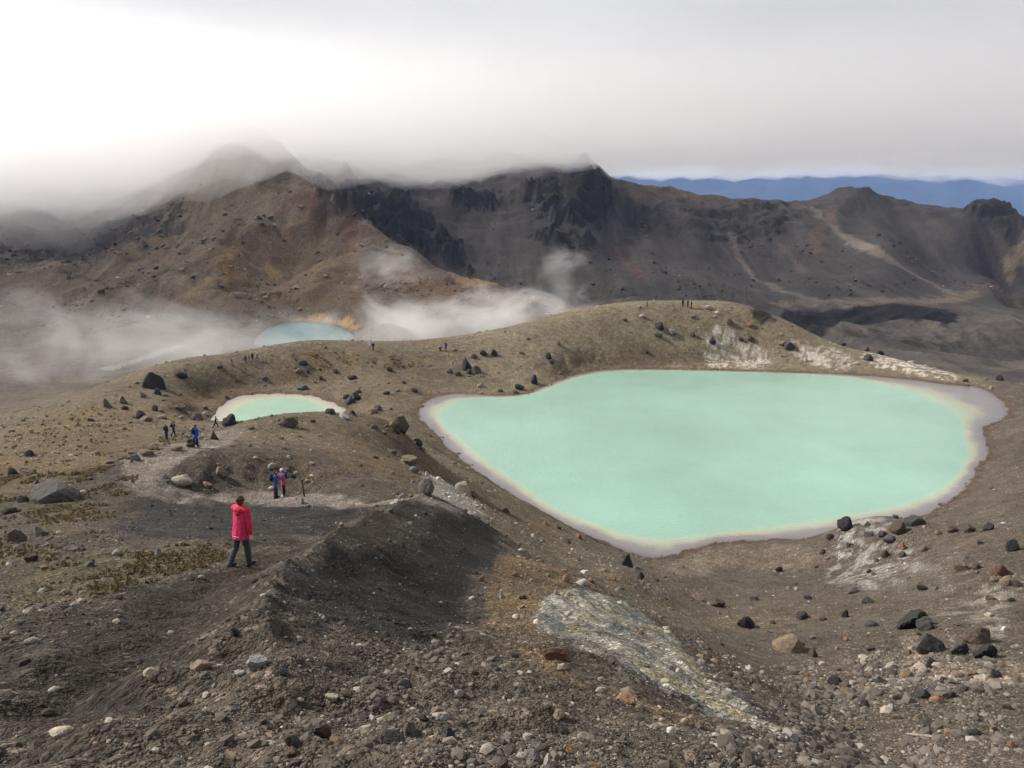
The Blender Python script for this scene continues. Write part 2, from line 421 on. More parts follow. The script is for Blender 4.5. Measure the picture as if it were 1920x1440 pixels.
PATH_NEAR = [(60,1345),(160,1270),(270,1195),(370,1125),(470,1068),(555,1035),(640,1002),(715,968),(792,940)]
PATH_FAR = [(800,937),(740,940),(660,940),(560,938),(480,936),(400,937),(320,927),(262,903),(268,872),(328,849),(385,833),(430,815)]
CREST = [(800,941),(740,966),(680,998),(620,1036),(560,1082),(515,1135),(500,1200),(560,1290)]
_ws = warp.copy(); warp = 0.15 * warp
A_L = np.minimum.reduce(LSD)
_hol = zone([(318,885),(400,862),(540,862),(640,890),(600,915),(500,925),(400,922),(335,915)], 4.5)
warp = _ws
_wn, _wf, _wc = world_poly(PATH_NEAR), world_poly(PATH_FAR), world_poly(CREST)
_m = (R2 < 90)
_add = np.zeros(X.shape)
_j = .35 * gnoise(X / 1.1, Yg / 1.1, 41)[_m]
_dc = line_d(X[_m], Yg[_m], _wc); _dn = line_d(X[_m], Yg[_m], _wn); _df = line_d(X[_m], Yg[_m], _wf)
_sc = np.clip(R2[_m] / 30, .35, 1.2)
_add[_m] = .95 * _sc * np.exp(-np.abs(_dc + _j * .5) / (1.5 * _sc)) - .50 * _sc * np.exp(-((_dn + _j) / (.95 * _sc + .25)) ** 2) - .38 * np.exp(-((_df + _j) / 1.5) ** 2)
Z = Z + _add - 1.3 * _hol * (R2 < 75)
for _kx, _ky, _kr, _kh in ((1640, 1005, 6.0, 2.0), (1700, 1015, 4.5, 1.5), (1585, 1010, 3.5, 1.1)):
    _kp = hit([_kx], [_ky])[0]; Z = Z + _kh * np.exp(-((X - _kp[0]) ** 2 + (Yg - _kp[1]) ** 2) / _kr ** 2) * sstep(-1, 2.5, A_L)
_sp = P(650, 330, 560)[:2]; _ds = np.hypot(X - _sp[0], Yg - _sp[1]); Z = Z + 21 * np.exp(-(_ds / 6.5) ** 1.3)      # rock pinnacle on the ridge
# --- distance
a_cl = np.maximum.reduce([zone([(630,345),(700,372),(780,395),(840,445),(905,512),(850,497),(770,455),(700,425),(650,390)], 9),
        zone([(990,345),(1080,318),(1142,335),(1155,400),(1140,440),(1060,430),(1010,400)], 10), zone([(1010,420),(1100,440),(1130,470),(1060,480),(1010,450)], 8),
        zone([(840,365),(920,350),(930,390),(860,400)], 8), zone([(1160,400),(1290,392),(1450,378),(1470,440),(1330,452),(1200,440)], 10) * 0.42,
        zone([(1800,392),(1920,396),(1920,440),(1850,435)], 8) * 0.8, zone([(600,345),(650,360),(660,400),(600,390)], 6) * 0.8])
strat = np.sin((Z + 0.12 * X + 6 * gnoise(X / 40, Yg / 40, 77)) * 2 * np.pi / 9.0)
Z += a_cl * (3.6 * strat + fbm(X, Yg, 22, 5, 171, 0.9, 0.28, ridged=True, lim=spacing * 0.7))
a_dk = zone([(0,400),(60,360),(180,340),(300,380),(320,410),(260,455),(170,485),(60,490),(0,480)], 22)
Z += a_dk * fbm(X, Yg, 6, 3, 181, 0.9, 0.16, ridged=True, lim=spacing * .8)
paint(zone([(380,470),(520,400),(640,450),(700,520),(640,590),(420,600),(340,590)], 25), (.125, .09, .056), .6)
paint(zone([(640,470),(760,500),(900,540),(1060,580),(1100,590),(900,590),(760,540)], 14), (.125, .080, .052), .7)
paint(zone([(540,330),(640,380),(700,450),(620,430),(540,400)], 18), (.085, .052, .040), .7)
paint(zone([(430,480),(452,470),(440,520),(415,545)], 6), (.15, .10, .05), .7)
paint(zone([(492,490),(505,485),(515,515),(505,520)], 4), (.24, .16, .07), .8)
paint(zone([(840,515),(880,518),(930,535),(900,540)], 5), (.24, .17, .08), .8)
paint(a_dk, (.038, .036, .036), .9)
paint(a_cl, (.030, .0275, .026), .92)
paint(zone([(1150,460),(1175,480),(1205,520),(1195,522),(1165,495)], 5), (.11, .062, .046), .6)
paint(zone([(1368,440),(1385,480),(1410,515),(1460,545),(1530,562),(1600,575)], 3, True), (.12, .105, .097), .8)
paint(zone([(1530,395),(1560,420),(1600,452),(1680,495),(1740,528),(1790,552)], 4.5, True), (.14, .12, .105), .8)
paint(zone([(1450,440),(1480,480),(1510,510)], 2, True), (.085, .07, .062), .6)
paint(zone([(1560,390),(1540,430),(1530,470)], 6, True), (.12, .075, .06), .5)
paint(zone([(1180,350),(1320,365),(1400,385),(1250,385),(1180,375)], 10), (.085, .062, .05), .7)
paint(zone([(1440,568),(1640,562),(1780,556),(1900,560),(1920,580),(1800,572),(1640,570),(1500,575)], 8), (.15, .12, .095), .7)
paint(zone([(1880,490),(1920,480),(1920,505)], 8), (.2, .15, .11), .7)
paint(zone([(1395,586),(1450,573),(1540,583),(1610,588),(1635,573),(1700,571),(1775,578),(1805,594),(1750,611),(1640,606),(1540,613),(1470,606)], 3), (.013, .0125, .013), .98)
fl = sstep(0.05, 0.45, gnoise(X / 14, Yg / 30, 41) + 0.5 * gnoise(X / 5, Yg / 9, 42)) * sstep(205, 230, R2) * (1 - sstep(390, 420, R2)) * sstep(30, 60, X)
paint(fl, (.034, .031, .031), .6)
paint(zone([(210,690),(270,672),(300,660),(330,650)], 3, True), (.36, .34, .31), .8)
paint(zone([(120,640),(230,655),(330,640)], 5, True), (.20, .18, .16), .5)
paint(zone([(545,598),(600,594),(655,600),(672,615),(640,612),(590,603)], 4), (.40, .28, .13), .9)
# --- hill and rim
_spk = sstep(-.25, .35, gnoise(X / 1.4, Yg / 1.4, 241) + .7 * gnoise(X / .5, Yg / .5, 242) + .5 * gnoise(X / 4, Yg / 4, 243))
paint(zone([(1322,630),(1345,608),(1365,612),(1400,640),(1440,668),(1450,688),(1390,690),(1325,690)], 1.6) * _spk, (.40, .39, .37), .85)
paint(zone([(1470,640),(1540,648),(1590,668),(1610,690),(1540,692),(1480,668)], 1.5) * _spk, (.42, .39, .37), .8)
paint(zone([(1615,664),(1690,672),(1750,690),(1800,708),(1790,714),(1700,700),(1630,688)], 1.2) * _spk, (.52, .48, .45), .88)
paint(zone([(1090,640),(1250,655),(1320,660),(1320,690),(1120,690),(1030,712)], 3), (.085, .066, .044), .7)
paint(zone([(540,665),(650,660),(720,672),(840,660),(800,690),(640,690)], 3), (.155, .115, .065), .6)
paint(zone([(760,690),(860,690),(980,715),(960,738),(850,733),(780,745)], 3), (.105, .085, .06), .6)
# --- near ground
paint(zone([(0,800),(200,752),(290,745),(330,820),(280,855),(180,890),(0,935)], 4), (.125, .093, .055), .8)
paint(zone([(330,720),(480,700),(560,705),(430,735),(380,780),(330,800),(260,780)], 3), (.125, .092, .055), .6)
paint(zone([(560,870),(680,800),(740,800),(800,850),(880,900),(960,960),(1060,1010),(1000,1010),(880,950),(780,900),(700,900)], 2.5), (.105, .080, .052), .8)
a_dark1 = zone([(190,975),(235,935),(420,948),(560,940),(690,960),(600,1010),(500,1040),(420,1015),(330,1010),(240,1005)], 1.2)
paint(a_dark1, (.030, .0275, .027), .96)
a_dark2 = zone([(802,942),(880,972),(962,1008),(945,1040),(915,1085),(890,1110),(900,1180),(880,1235),(760,1215),(620,1190),(500,1140),(540,1080),(650,1020),(740,975)], 0.8)
paint(a_dark2, (.019, .0172, .0168), .97)
paint(zone([(948,1030),(1010,1050),(1080,1092),(1140,1150),(1060,1150),(1010,1190),(1060,1262),(1150,1305),(1310,1345),(1340,1365),(1200,1330),(1050,1275),(920,1205),(900,1110)], 0.35), (.105, .077, .048), .9)
a_sf = zone([(1000,1135),(1060,1108),(1130,1098),(1220,1160),(1300,1228),(1400,1312),(1515,1385),(1440,1380),(1330,1340),(1200,1285),(1090,1220),(1030,1170)], 0.5)
_u = X + .17 * Yg + .12 * gnoise(X / 1.5, Yg / 1.5, 66)
_rill = gnoise(_u / .45, Yg / 4.0, 64) + .6 * gnoise(_u / .16, Yg / 1.8, 65)
Z += a_sf * .07 * _rill
paint(a_sf, (.185, .182, .165), .85)
_s1 = gnoise(_u / .5, Yg / 5.0, 61) + 0.7 * gnoise(_u / .13, Yg / 1.6, 62) + .5 * gnoise(X / .25, Yg / .5, 67)
paint(a_sf * sstep(0.0, 0.5, _s1), (.070, .078, .085), .8)
paint(a_sf * sstep(0.3, 0.8, -_s1), (.30, .295, .275), .6)
paint(a_sf * sstep(0.2, 0.6, gnoise(_u / .6, Yg / 3, 63)), (.20, .165, .085), .5)
paint(zone([(1240,1056),(1290,1035),(1350,1020),(1450,1016),(1540,1014),(1560,1050),(1480,1075),(1380,1060),(1300,1075),(1250,1075)], 1.5), (.15, .122, .098), .8)
paint(zone([(1555,1000),(1600,975),(1650,968),(1665,1010),(1720,1040),(1740,1060),(1660,1100),(1600,1110),(1545,1065)], 1.4) * _spk, (.27, .265, .26), .85)
paint(zone([(1640,1060),(1800,1060),(1780,1120),(1660,1130)], 2.5) * _spk, (.135, .125, .115), .6)
paint(zone([(1790,1140),(1860,1100),(1920,1090),(1920,1230),(1850,1200),(1800,1185)], 2) * _spk, (.24, .225, .20), .7)
paint(zone([(1680,1180),(1740,1200),(1790,1250),(1890,1270),(1920,1240),(1920,1290),(1780,1270),(1690,1240)], 1.4), (.20, .15, .12), .6)
paint(zone([(800,905),(850,905),(890,940),(910,965),(850,945),(800,930)], 1.0), (.24, .23, .215), .8)
paint(zone([(0,1010),(80,1035),(160,1040),(240,1025),(330,1015),(415,1022),(405,1048),(250,1100),(120,1135),(0,1175)], 1.2), (.085, .073, .045), .6)
paint(zone([(0,900),(120,935),(200,960),(160,1000),(0,1000)], 2.5), (.085, .070, .042), .7)
a_p1 = zone(PATH_NEAR, 1.0, True) * sstep(6, 12, R2)
a_p2 = zone(PATH_FAR, 1.9, True)
a_pf = zone([(60,1345),(160,1270),(270,1195),(370,1125)], 1.6, True)
paint(zone([(0,1200),(250,1110),(400,1090),(520,1110),(430,1240),(300,1330),(200,1440),(0,1440)], 0.5), (.040, .033, .028), .75)
paint(a_pf, (.030, .025, .0215), .85)
paint(a_p1, (.034, .028, .024), .9)
paint(a_p2, (.165, .145, .136), .9)
for sd, lv in zip(LSD, (0, 0, -12)):
    paint(1 - sstep(0.1, 1.7, sd), (.085, .058, .042), .75)
_st = gnoise(X / 7, Yg / 60, 221) + .7 * gnoise(X / 2.6, Yg / 30, 222) + .8 * gnoise(X / 30, Yg / 30, 223)
COL *= np.clip(1 + farm * 0.24 * _st, .45, 1.9)[..., None]
_sd = gnoise((0.35 * X + Yg) / .22, (X - .35 * Yg) / 3.5, 231) + gnoise((0.35 * X + Yg) / .8, (X - .35 * Yg) / 6, 232)
COL *= np.clip(1 + 0.30 * _sd * np.maximum(a_dark1, a_dark2), .5, 1.7)[..., None]
COL *= np.array([1.04, 1.0, .92])
COL *= 0.92 * np.clip(1 + 0.16 * gnoise(X / 3.1, Yg / 3.1, 201) + 0.14 * gnoise(X / 11, Yg / 11, 202) + 0.10 * gnoise(X / 0.7, Yg / 0.7, 203) * near, .5, 1.6)[..., None]

# ------------------------------------------------------------------ materials
def new_mat(name):
    m = bpy.data.materials.new(name); m.use_nodes = True
    nt = m.node_tree; nt.nodes.clear()
    out = nt.nodes.new('ShaderNodeOutputMaterial'); b = nt.nodes.new('ShaderNodeBsdfPrincipled')
    nt.links.new(b.outputs[0], out.inputs[0])
    return m, nt, b, out
def N(nt, typ, **kw):
    n = nt.nodes.new(typ)
    for k, v in kw.items():
        if k in n.inputs: n.inputs[k].default_value = v
        else: setattr(n, k, v)
    return n
def mixcol(nt, mode, fac, a, b):
    n = nt.nodes.new('ShaderNodeMix'); n.data_type = 'RGBA'; n.blend_type = mode
    for sock, v in ((n.inputs[0], fac), (n.inputs[6], a), (n.inputs[7], b)):
        if isinstance(v, bpy.types.NodeSocket): nt.links.new(v, sock)
        elif isinstance(v, (int, float)): sock.default_value = v
        else: sock.default_value = tuple(v) + (1,)
    return n.outputs[2]
def ramp(nt, sock, a, b, lo=0.0, hi=1.0):
    n = nt.nodes.new('ShaderNodeMapRange')
    n.inputs['From Min'].default_value = a; n.inputs['From Max'].default_value = b
    n.inputs['To Min'].default_value = lo; n.inputs['To Max'].default_value = hi
    nt.links.new(sock, n.inputs['Value']); return n.outputs[0]
def math_n(nt, op, a, b):
    n = nt.nodes.new('ShaderNodeMath'); n.operation = op
    for s, v in zip(n.inputs, (a, b)):
        if isinstance(v, bpy.types.NodeSocket): nt.links.new(v, s)
        else: s.default_value = v
    return n.outputs[0]

def terrain_material():
    m, nt, b, out = new_mat('volcanic_ground')
    L = nt.links
    at = N(nt, 'ShaderNodeAttribute', attribute_name='Col')
    geo = N(nt, 'ShaderNodeNewGeometry')
    pos = geo.outputs['Position']
    n1 = N(nt, 'ShaderNodeTexNoise', Scale=0.9, Detail=6.0, Roughness=0.75)
    L.new(pos, n1.inputs['Vector'])
    v1 = N(nt, 'ShaderNodeTexVoronoi', Scale=13.0); L.new(pos, v1.inputs['Vector'])
    v2 = N(nt, 'ShaderNodeTexVoronoi', Scale=1.7); L.new(pos, v2.inputs['Vector'])
    col = mixcol(nt, 'MULTIPLY', 1.0, at.outputs['Color'], (1, 1, 1))
    f = ramp(nt, n1.outputs[0], 0.3, 0.72, 0.55, 1.5)
    sv = N(nt, 'ShaderNodeVectorMath', operation='SCALE'); L.new(at.outputs['Color'], sv.inputs[0]); L.new(f, sv.inputs['Scale'])
    # stones of the scree: each cell its own tone
    sep = N(nt, 'ShaderNodeSeparateColor'); L.new(v1.outputs['Color'], sep.inputs[0])
    k1 = math_n(nt, 'ADD', ramp(nt, sep.outputs[0], 0.0, 1.0, 0.60, 1.30), ramp(nt, sep.outputs[1], 0.90, 0.93, 0.0, 1.3))
    sv2 = N(nt, 'ShaderNodeVectorMath', operation='SCALE'); L.new(sv.outputs[0], sv2.inputs[0]); L.new(k1, sv2.inputs['Scale'])
    sep2 = N(nt, 'ShaderNodeSeparateColor'); L.new(v2.outputs['Color'], sep2.inputs[0])
    pale = math_n(nt, 'MULTIPLY', ramp(nt, sep2.outputs[1], 0.86, 0.9), ramp(nt, v2.outputs['Distance'], 0.34, 0.26))
    stone = N(nt, 'ShaderNodeVectorMath', operation='SCALE'); L.new(sv2.outputs[0], stone.inputs[0]); L.new(ramp(nt, sep2.outputs[2], 0, 1, 0.5, 2.1), stone.inputs['Scale'])
    c2 = mixcol(nt, 'MIX', pale, sv2.outputs[0], stone.outputs[0])
    L.new(c2, b.inputs['Base Color'])
    b.inputs['Roughness'].default_value = 0.95
    b.inputs['Specular IOR Level'].default_value = 0.15
    n2 = N(nt, 'ShaderNodeTexNoise', Scale=6.0, Detail=3.0, Roughness=0.75); L.new(pos, n2.inputs['Vector'])
    h = math_n(nt, 'ADD', math_n(nt, 'MULTIPLY', n2.outputs[0], 0.16), math_n(nt, 'MULTIPLY', ramp(nt, v1.outputs['Distance'], 0.0, 0.6, 1, 0), 0.028))
    h = math_n(nt, 'ADD', h, math_n(nt, 'MULTIPLY', pale, 0.10))
    h = math_n(nt, 'ADD', h, math_n(nt, 'MULTIPLY', n1.outputs[0], 0.35))
    bp = N(nt, 'ShaderNodeBump', Strength=1.0, Distance=1.0); L.new(h, bp.inputs['Height'])
    L.new(bp.outputs[0], b.inputs['Normal'])
    return m
M_GROUND = terrain_material()

# ------------------------------------------------------------------ ground sheet, cut into the parts of the landscape (they share their edges)
V = np.stack([X, Yg, Z], -1).reshape(-1, 3)
ii, jj = np.meshgrid(np.arange(NR - 1), np.arange(NT - 1), indexing='ij')
q = np.stack([ii * NT + jj, ii * NT + jj + 1, (ii + 1) * NT + jj + 1, (ii + 1) * NT + jj], -1)
# normals of the whole sheet so the cuts do not show
dVi = np.gradient(np.stack([X, Yg, Z], -1), axis=0); dVj = np.gradient(np.stack([X, Yg, Z], -1), axis=1)
NRM = np.cross(dVj, dVi); NRM /= np.linalg.norm(NRM, axis=-1, keepdims=True) + 1e-12
NRM *= np.sign(NRM[..., 2:3] + 1e-9)
NRM = NRM.reshape(-1, 3)
COLf = np.clip(COL, 0.008, 0.9).reshape(-1, 3)
fc = lambda A: 0.25 * (A[:-1, :-1] + A[1:, :-1] + A[:-1, 1:] + A[1:, 1:])
Xc, Yc, Rc = fc(X), fc(Yg), fc(R2)
jit = 4 * gnoise(Xc / 9, Yc / 9, 300)
b_hill = np.interp(Xc, [-200, -120, -60, 0, 60, 110, 130, 250], [130, 165, 195, 205, 222, 205, 185, 150])      # behind the rim
b_lm = np.interp(Xc, [-500, -220, -100, -75, -40, -22, 0, 30, 60], [300, 303, 300, 302, 300, 255, 262, 268, 278])          # foot of the left mountain
lm_r = np.interp(Yc, [262, 300, 345, 400, 440, 500, 600, 800], [40, 22, -12, -55, -75, -100, -110, -110])    # right-hand limit of the left mountain
b_cm = np.interp(Xc, [-120, 0, 60, 120, 180, 260, 320, 600], [430, 400, 420, 445, 440, 470, 480, 480])
region = np.zeros(Xc.shape, int)
region[(Yc + jit > b_hill)] = 1
region[(Yc + jit > b_cm) & (Xc > -130)] = 3
region[(Yc + jit > b_lm) & (Xc < lm_r)] = 2
region[(Rc > 830)] = 4
region[(fc(a_p2) > 0.45)] = 5
region[(fc(a_p1) > 0.45) & (region != 5)] = 5
names = {0: ('ground', 'brown volcanic ash and scree ground around the lakes'), 1: ('valley_floor', 'grey crater floor with dark lava flow behind the lakes'),
         2: ('mountain', 'brown rubble mountain vanishing into cloud'), 3: ('mountain_ridge', 'dark cliffed ridge under the cloud base'),
         4: ('plain', 'low land far beyond the ridge'), 5: ('path', 'trodden path winding down the dark scree')}
TERRAIN = {}
for k, (nm, lab) in names.items():
    f = q[region == k].reshape(-1, 4)
    if len(f) == 0: continue
    used = np.unique(f); remap = np.full(len(V), -1, np.int32); remap[used] = np.arange(len(used))
    me = mesh_from(nm, V[used], remap[f])
    ca = me.color_attributes.new('Col', 'FLOAT_COLOR', 'POINT')
    ca.data.foreach_set('color', np.concatenate([COLf[used], np.ones((len(used), 1))], 1).astype(np.float32).ravel())
    me.normals_split_custom_set_from_vertices(NRM[used].tolist())
    o = link(nm, me, M_GROUND)
    tag(o, lab, kind='structure')
    TERRAIN[nm] = o

# ------------------------------------------------------------------ lakes
def water_material(name, stops):
    m, nt, b, out = new_mat(name)
    L = nt.links
    at = N(nt, 'ShaderNodeAttribute', attribute_name='depth')
    geo = N(nt, 'ShaderNodeNewGeometry')
    nz = N(nt, 'ShaderNodeTexNoise', Scale=0.14, Detail=7.0, Roughness=0.65); L.new(geo.outputs['Position'], nz.inputs['Vector'])
    t1 = math_n(nt, 'MULTIPLY', at.outputs['Fac'], math_n(nt, 'SUBTRACT', 1.0, at.outputs['Fac']))
    fac = math_n(nt, 'ADD', at.outputs['Fac'], math_n(nt, 'MULTIPLY', t1, ramp(nt, nz.outputs[0], 0.3, 0.7, -0.8, 0.8)))
    cr = nt.nodes.new('ShaderNodeValToRGB'); L.new(fac, cr.inputs[0])
    el = cr.color_ramp.elements
    while len(el) < len(stops): el.new(0.5)
    for e, (p, c) in zip(el, stops): e.position = p; e.color = tuple(c) + (1,)
    n3 = N(nt, 'ShaderNodeTexNoise', Scale=0.03, Detail=4.0, Roughness=0.6); L.new(geo.outputs['Position'], n3.inputs['Vector'])
    sv = N(nt, 'ShaderNodeVectorMath', operation='SCALE'); L.new(cr.outputs[0], sv.inputs[0]); L.new(ramp(nt, n3.outputs[0], .3, .7, .84, 1.12), sv.inputs['Scale'])
    L.new(sv.outputs[0], b.inputs['Base Color'])
    b.inputs['Roughness'].default_value = 0.05
    b.inputs['IOR'].default_value = 1.33
    mp = N(nt, 'ShaderNodeMapping'); mp.inputs['Rotation'].default_value = (0, 0, 0.5); mp.inputs['Scale'].default_value = (1.0, 2.6, 1)
    L.new(geo.outputs['Position'], mp.inputs[0])
    w = N(nt, 'ShaderNodeTexNoise', Scale=1.6, Detail=3.0, Roughness=0.6); L.new(mp.outputs[0], w.inputs['Vector'])
    bp = N(nt, 'ShaderNodeBump', Strength=0.8, Distance=0.10); L.new(w.outputs[0], bp.inputs['Height']); L.new(bp.outputs[0], b.inputs['Normal'])
    return m
M_L1 = water_material('emerald_water', [(0.0, (.10, .085, .083)), (0.1, (.150, .134, .136)), (0.38, (.192, .175, .171)), (0.6, (.29, .284, .215)), (0.82, (.285, .36, .272)), (0.995, (.222, .366, .292))])
M_L2 = water_material('pale_water', [(0.0, (.30, .27, .25)), (0.3, (.37, .345, .30)), (0.7, (.38, .405, .28)), (1.0, (.27, .405, .305))])
M_L3 = water_material('blue_water', [(0.0, (.14, .155, .155)), (0.3, (.135, .21, .22)), (0.6, (.15, .265, .28)), (1.0, (.17, .31, .32))])
for k, ((outer, inner, lv), m, lab) in enumerate(zip(LAKES, (M_L1, M_L2, M_L3),
        ('large opaque green crater lake with cream shallows', 'small pale cream and green lake behind the dark mound', 'blue lake in the steaming valley below the brown mountain'))):
    st = (0.7, 0.5, 0.8)[k]
    lo, hi = outer.min(0) - 2, outer.max(0) + 2
    gx, gy = np.meshgrid(np.arange(lo[0], hi[0], st), np.arange(lo[1], hi[1], st), indexing='ij')
    so = poly_sd(gx, gy, outer); si = poly_sd(gx, gy, inner)
    t = np.where(si <= 0, 1.0, np.clip(-so, 0, None) / (np.clip(-so, 0, None) + np.clip(si, 0, None) + 1e-6))
    nx, ny = gx.shape
    a, bb = np.meshgrid(np.arange(nx - 1), np.arange(ny - 1), indexing='ij')
    keep = (fc(so) < 1.2)
    f = np.stack([a * ny + bb, (a + 1) * ny + bb, (a + 1) * ny + bb + 1, a * ny + bb + 1], -1)[keep]
    used = np.unique(f); remap = np.full(nx * ny, -1, np.int32); remap[used] = np.arange(len(used))
    me = mesh_from('lake', np.stack([gx.ravel(), gy.ravel(), np.full(nx * ny, lv)], 1)[used], remap[f])
    at = me.attributes.new('depth', 'FLOAT', 'POINT'); at.data.foreach_set('value', t.ravel()[used].astype(np.float32))
    tag(link('lake', me, m), lab, kind='structure')

# ------------------------------------------------------------------ far blue hills
def far_hills():
    nx, ny = 260, 40
    u, v = np.meshgrid(np.linspace(-1, 1, nx), np.linspace(0, 1, ny), indexing='ij')
    x = u * 9500; y = 7800 + v * 4500 + 400 * gnoise(u * 3, v, 401)
    z = -330 + (np.sin(np.clip(v * 1.25, 0, 1) * np.pi / 2) * (640 + 160 * gnoise(u * 5, v * 2, 402) + 90 * gnoise(u * 14, v * 4, 403))) + 45 * gnoise(u * 60, v * 12, 404) * np.minimum(v * 6, 1)
    a, bb = np.meshgrid(np.arange(nx - 1), np.arange(ny - 1), indexing='ij')
    f = np.stack([a * ny + bb, (a + 1) * ny + bb, (a + 1) * ny + bb + 1, a * ny + bb + 1], -1).reshape(-1, 4)
    me = mesh_from('hills', np.stack([x, y, z], -1).reshape(-1, 3), f)
    m, nt, b, out = new_mat('far_forest')
    geo = N(nt, 'ShaderNodeNewGeometry')
    nz = N(nt, 'ShaderNodeTexNoise', Scale=0.004, Detail=6.0); nt.links.new(geo.outputs['Position'], nz.inputs['Vector'])
    nt.links.new(mixcol(nt, 'MIX', ramp(nt, nz.outputs[0], .35, .65), (.014, .022, .019), (.032, .040, .030)), b.inputs['Base Color'])
    b.inputs['Roughness'].default_value = 1.0
    tag(link('hills', me, m), 'forested hills far beyond the ridge, blue with distance', kind='structure')
far_hills()

# ------------------------------------------------------------------ air: distance haze, the cloud deck, steam
def volume_mat(name, color, density, aniso=0.3, density_nodes=None, step=1.0):
    m = bpy.data.materials.new(name); m.use_nodes = True
    nt = m.node_tree; nt.nodes.clear()
    out = nt.nodes.new('ShaderNodeOutputMaterial'); v = nt.nodes.new('ShaderNodeVolumePrincipled')
    v.inputs['Color'].default_value = tuple(color) + (1,)
    v.inputs['Density'].default_value = density
    v.inputs['Anisotropy'].default_value = aniso
    nt.links.new(v.outputs[0], out.inputs['Volume'])
    if density_nodes:
        nt.links.new(density_nodes(nt), v.inputs['Density'])
    try: m.cycles.volume_step_rate = step
    except Exception: m.volume_step_rate = step if hasattr(m, 'volume_step_rate') else 1
    return m

def box_mesh(name, lo, hi):
    lo, hi = np.array(lo, float), np.array(hi, float)
    v = [[(lo, hi)[i >> k & 1][k] for k in range(3)] for i in range(8)]
    return mesh_from(name, v, [(0, 2, 3, 1), (4, 5, 7, 6), (0, 1, 5, 4), (2, 6, 7, 3), (0, 4, 6, 2), (1, 3, 7, 5)], False)

HAZE = link('haze', box_mesh('haze', (-16000, -60, -332), (16000, 15200, 105)), volume_mat('haze_air', (.30, .50, 1.0), 6.0e-5, 0.0))
tag(HAZE, kind='stuff')

def closed_sheet(name, x, y, zb, zt):
    nx, ny = x.shape
    n = nx * ny
    Vv = np.concatenate([np.stack([x, y, zb], -1).reshape(-1, 3), np.stack([x, y, zt], -1).reshape(-1, 3)])
    a, bb = np.meshgrid(np.arange(nx - 1), np.arange(ny - 1), indexing='ij')
    f = np.stack([a * ny + bb, (a + 1) * ny + bb, (a + 1) * ny + bb + 1, a * ny + bb + 1], -1).reshape(-1, 4)
    side = []
    ring = [(i, 0) for i in range(nx)] + [(nx - 1, j) for j in range(1, ny)] + [(i, ny - 1) for i in range(nx - 2, -1, -1)] + [(0, j) for j in range(ny - 2, 0, -1)]
    idx = [i * ny + j for i, j in ring]
    for p, r in zip(idx, idx[1:] + idx[:1]): side.append((p, r, r + n, p + n))
    return mesh_from(name, Vv, np.concatenate([f[:, ::-1], f + n, np.array(side)]), True)

def cloud_deck():
    nx, ny = 150, 64
    u, rv = np.meshgrid(np.linspace(-1, 1, nx), np.geomspace(245, 1000, ny), indexing='ij')
    a = u * RAD(60)
    x = rv * np.sin(a) * 1.05; y = rv * np.cos(a)
    base = 50 + 6 * gnoise(x / 130, y / 200, 501)
    base += 4 * sstep(-60, 40, x) + 6 * sstep(60, 160, x) + 1.5 * np.exp(-((x * 470 / y + 140) / 45) ** 2)
    base -= 19 * sstep(-150, -240, x * 470 / y)
    base -= 12 * np.exp(-((x + 205) / 34) ** 2 - ((y - 440) / 80) ** 2) + 6 * np.exp(-((x + 330) / 80) ** 2)
    edge = 1 - sstep(245, 400, rv)     # the deck thins out towards us
    for k, (dz, amp, d, top) in enumerate([(-10, 11, .008, 78), (4, 12, .018, 88)]):
        zb = base + dz + amp * (gnoise(x / 60, y / 90, 510 + k) + 0.6 * gnoise(x / 24, y / 36, 520 + k) + 0.3 * gnoise(x / 12, y / 18, 530 + k))
        zb = np.minimum(zb, top - 1) * (1 - edge) + (top - 0.3) * edge
        tag(link('cloud', closed_sheet('cloud', x, y, zb, top + 0 * x), volume_mat('cloud_vapour', (.95, .947, .953), d, 0.70)), 'low grey cloud hiding the mountain tops', kind='stuff')
    # the same cloud base carrying on over the low land
    u, rv = np.meshgrid(np.linspace(-1, 1, 180), np.geomspace(1010, 9500, 50), indexing='ij')
    a = u * RAD(58)
    x = rv * np.sin(a) * 1.05; y = rv * np.cos(a)
    zb = 64 + 8 * gnoise(x / 200, y / 400, 561) + sstep(1800, 5000, rv) * (-24 + 55 * gnoise(x / 500, y / 1500, 562) + 40 * gnoise(x / 170, y / 500, 563) + 22 * gnoise(x / 60, y / 200, 564))
    zb = zb + (189 - zb) * (1 - sstep(1010, 2200, rv))
    tag(link('cloud', closed_sheet('cloud', x, y, zb, 190 + 0 * x), volume_mat('far_cloud_vapour', (1.0, 1.0, 1.0), 0.0022, 0.68)), 'low grey cloud base over the distant hills', kind='stuff')
cloud_deck()

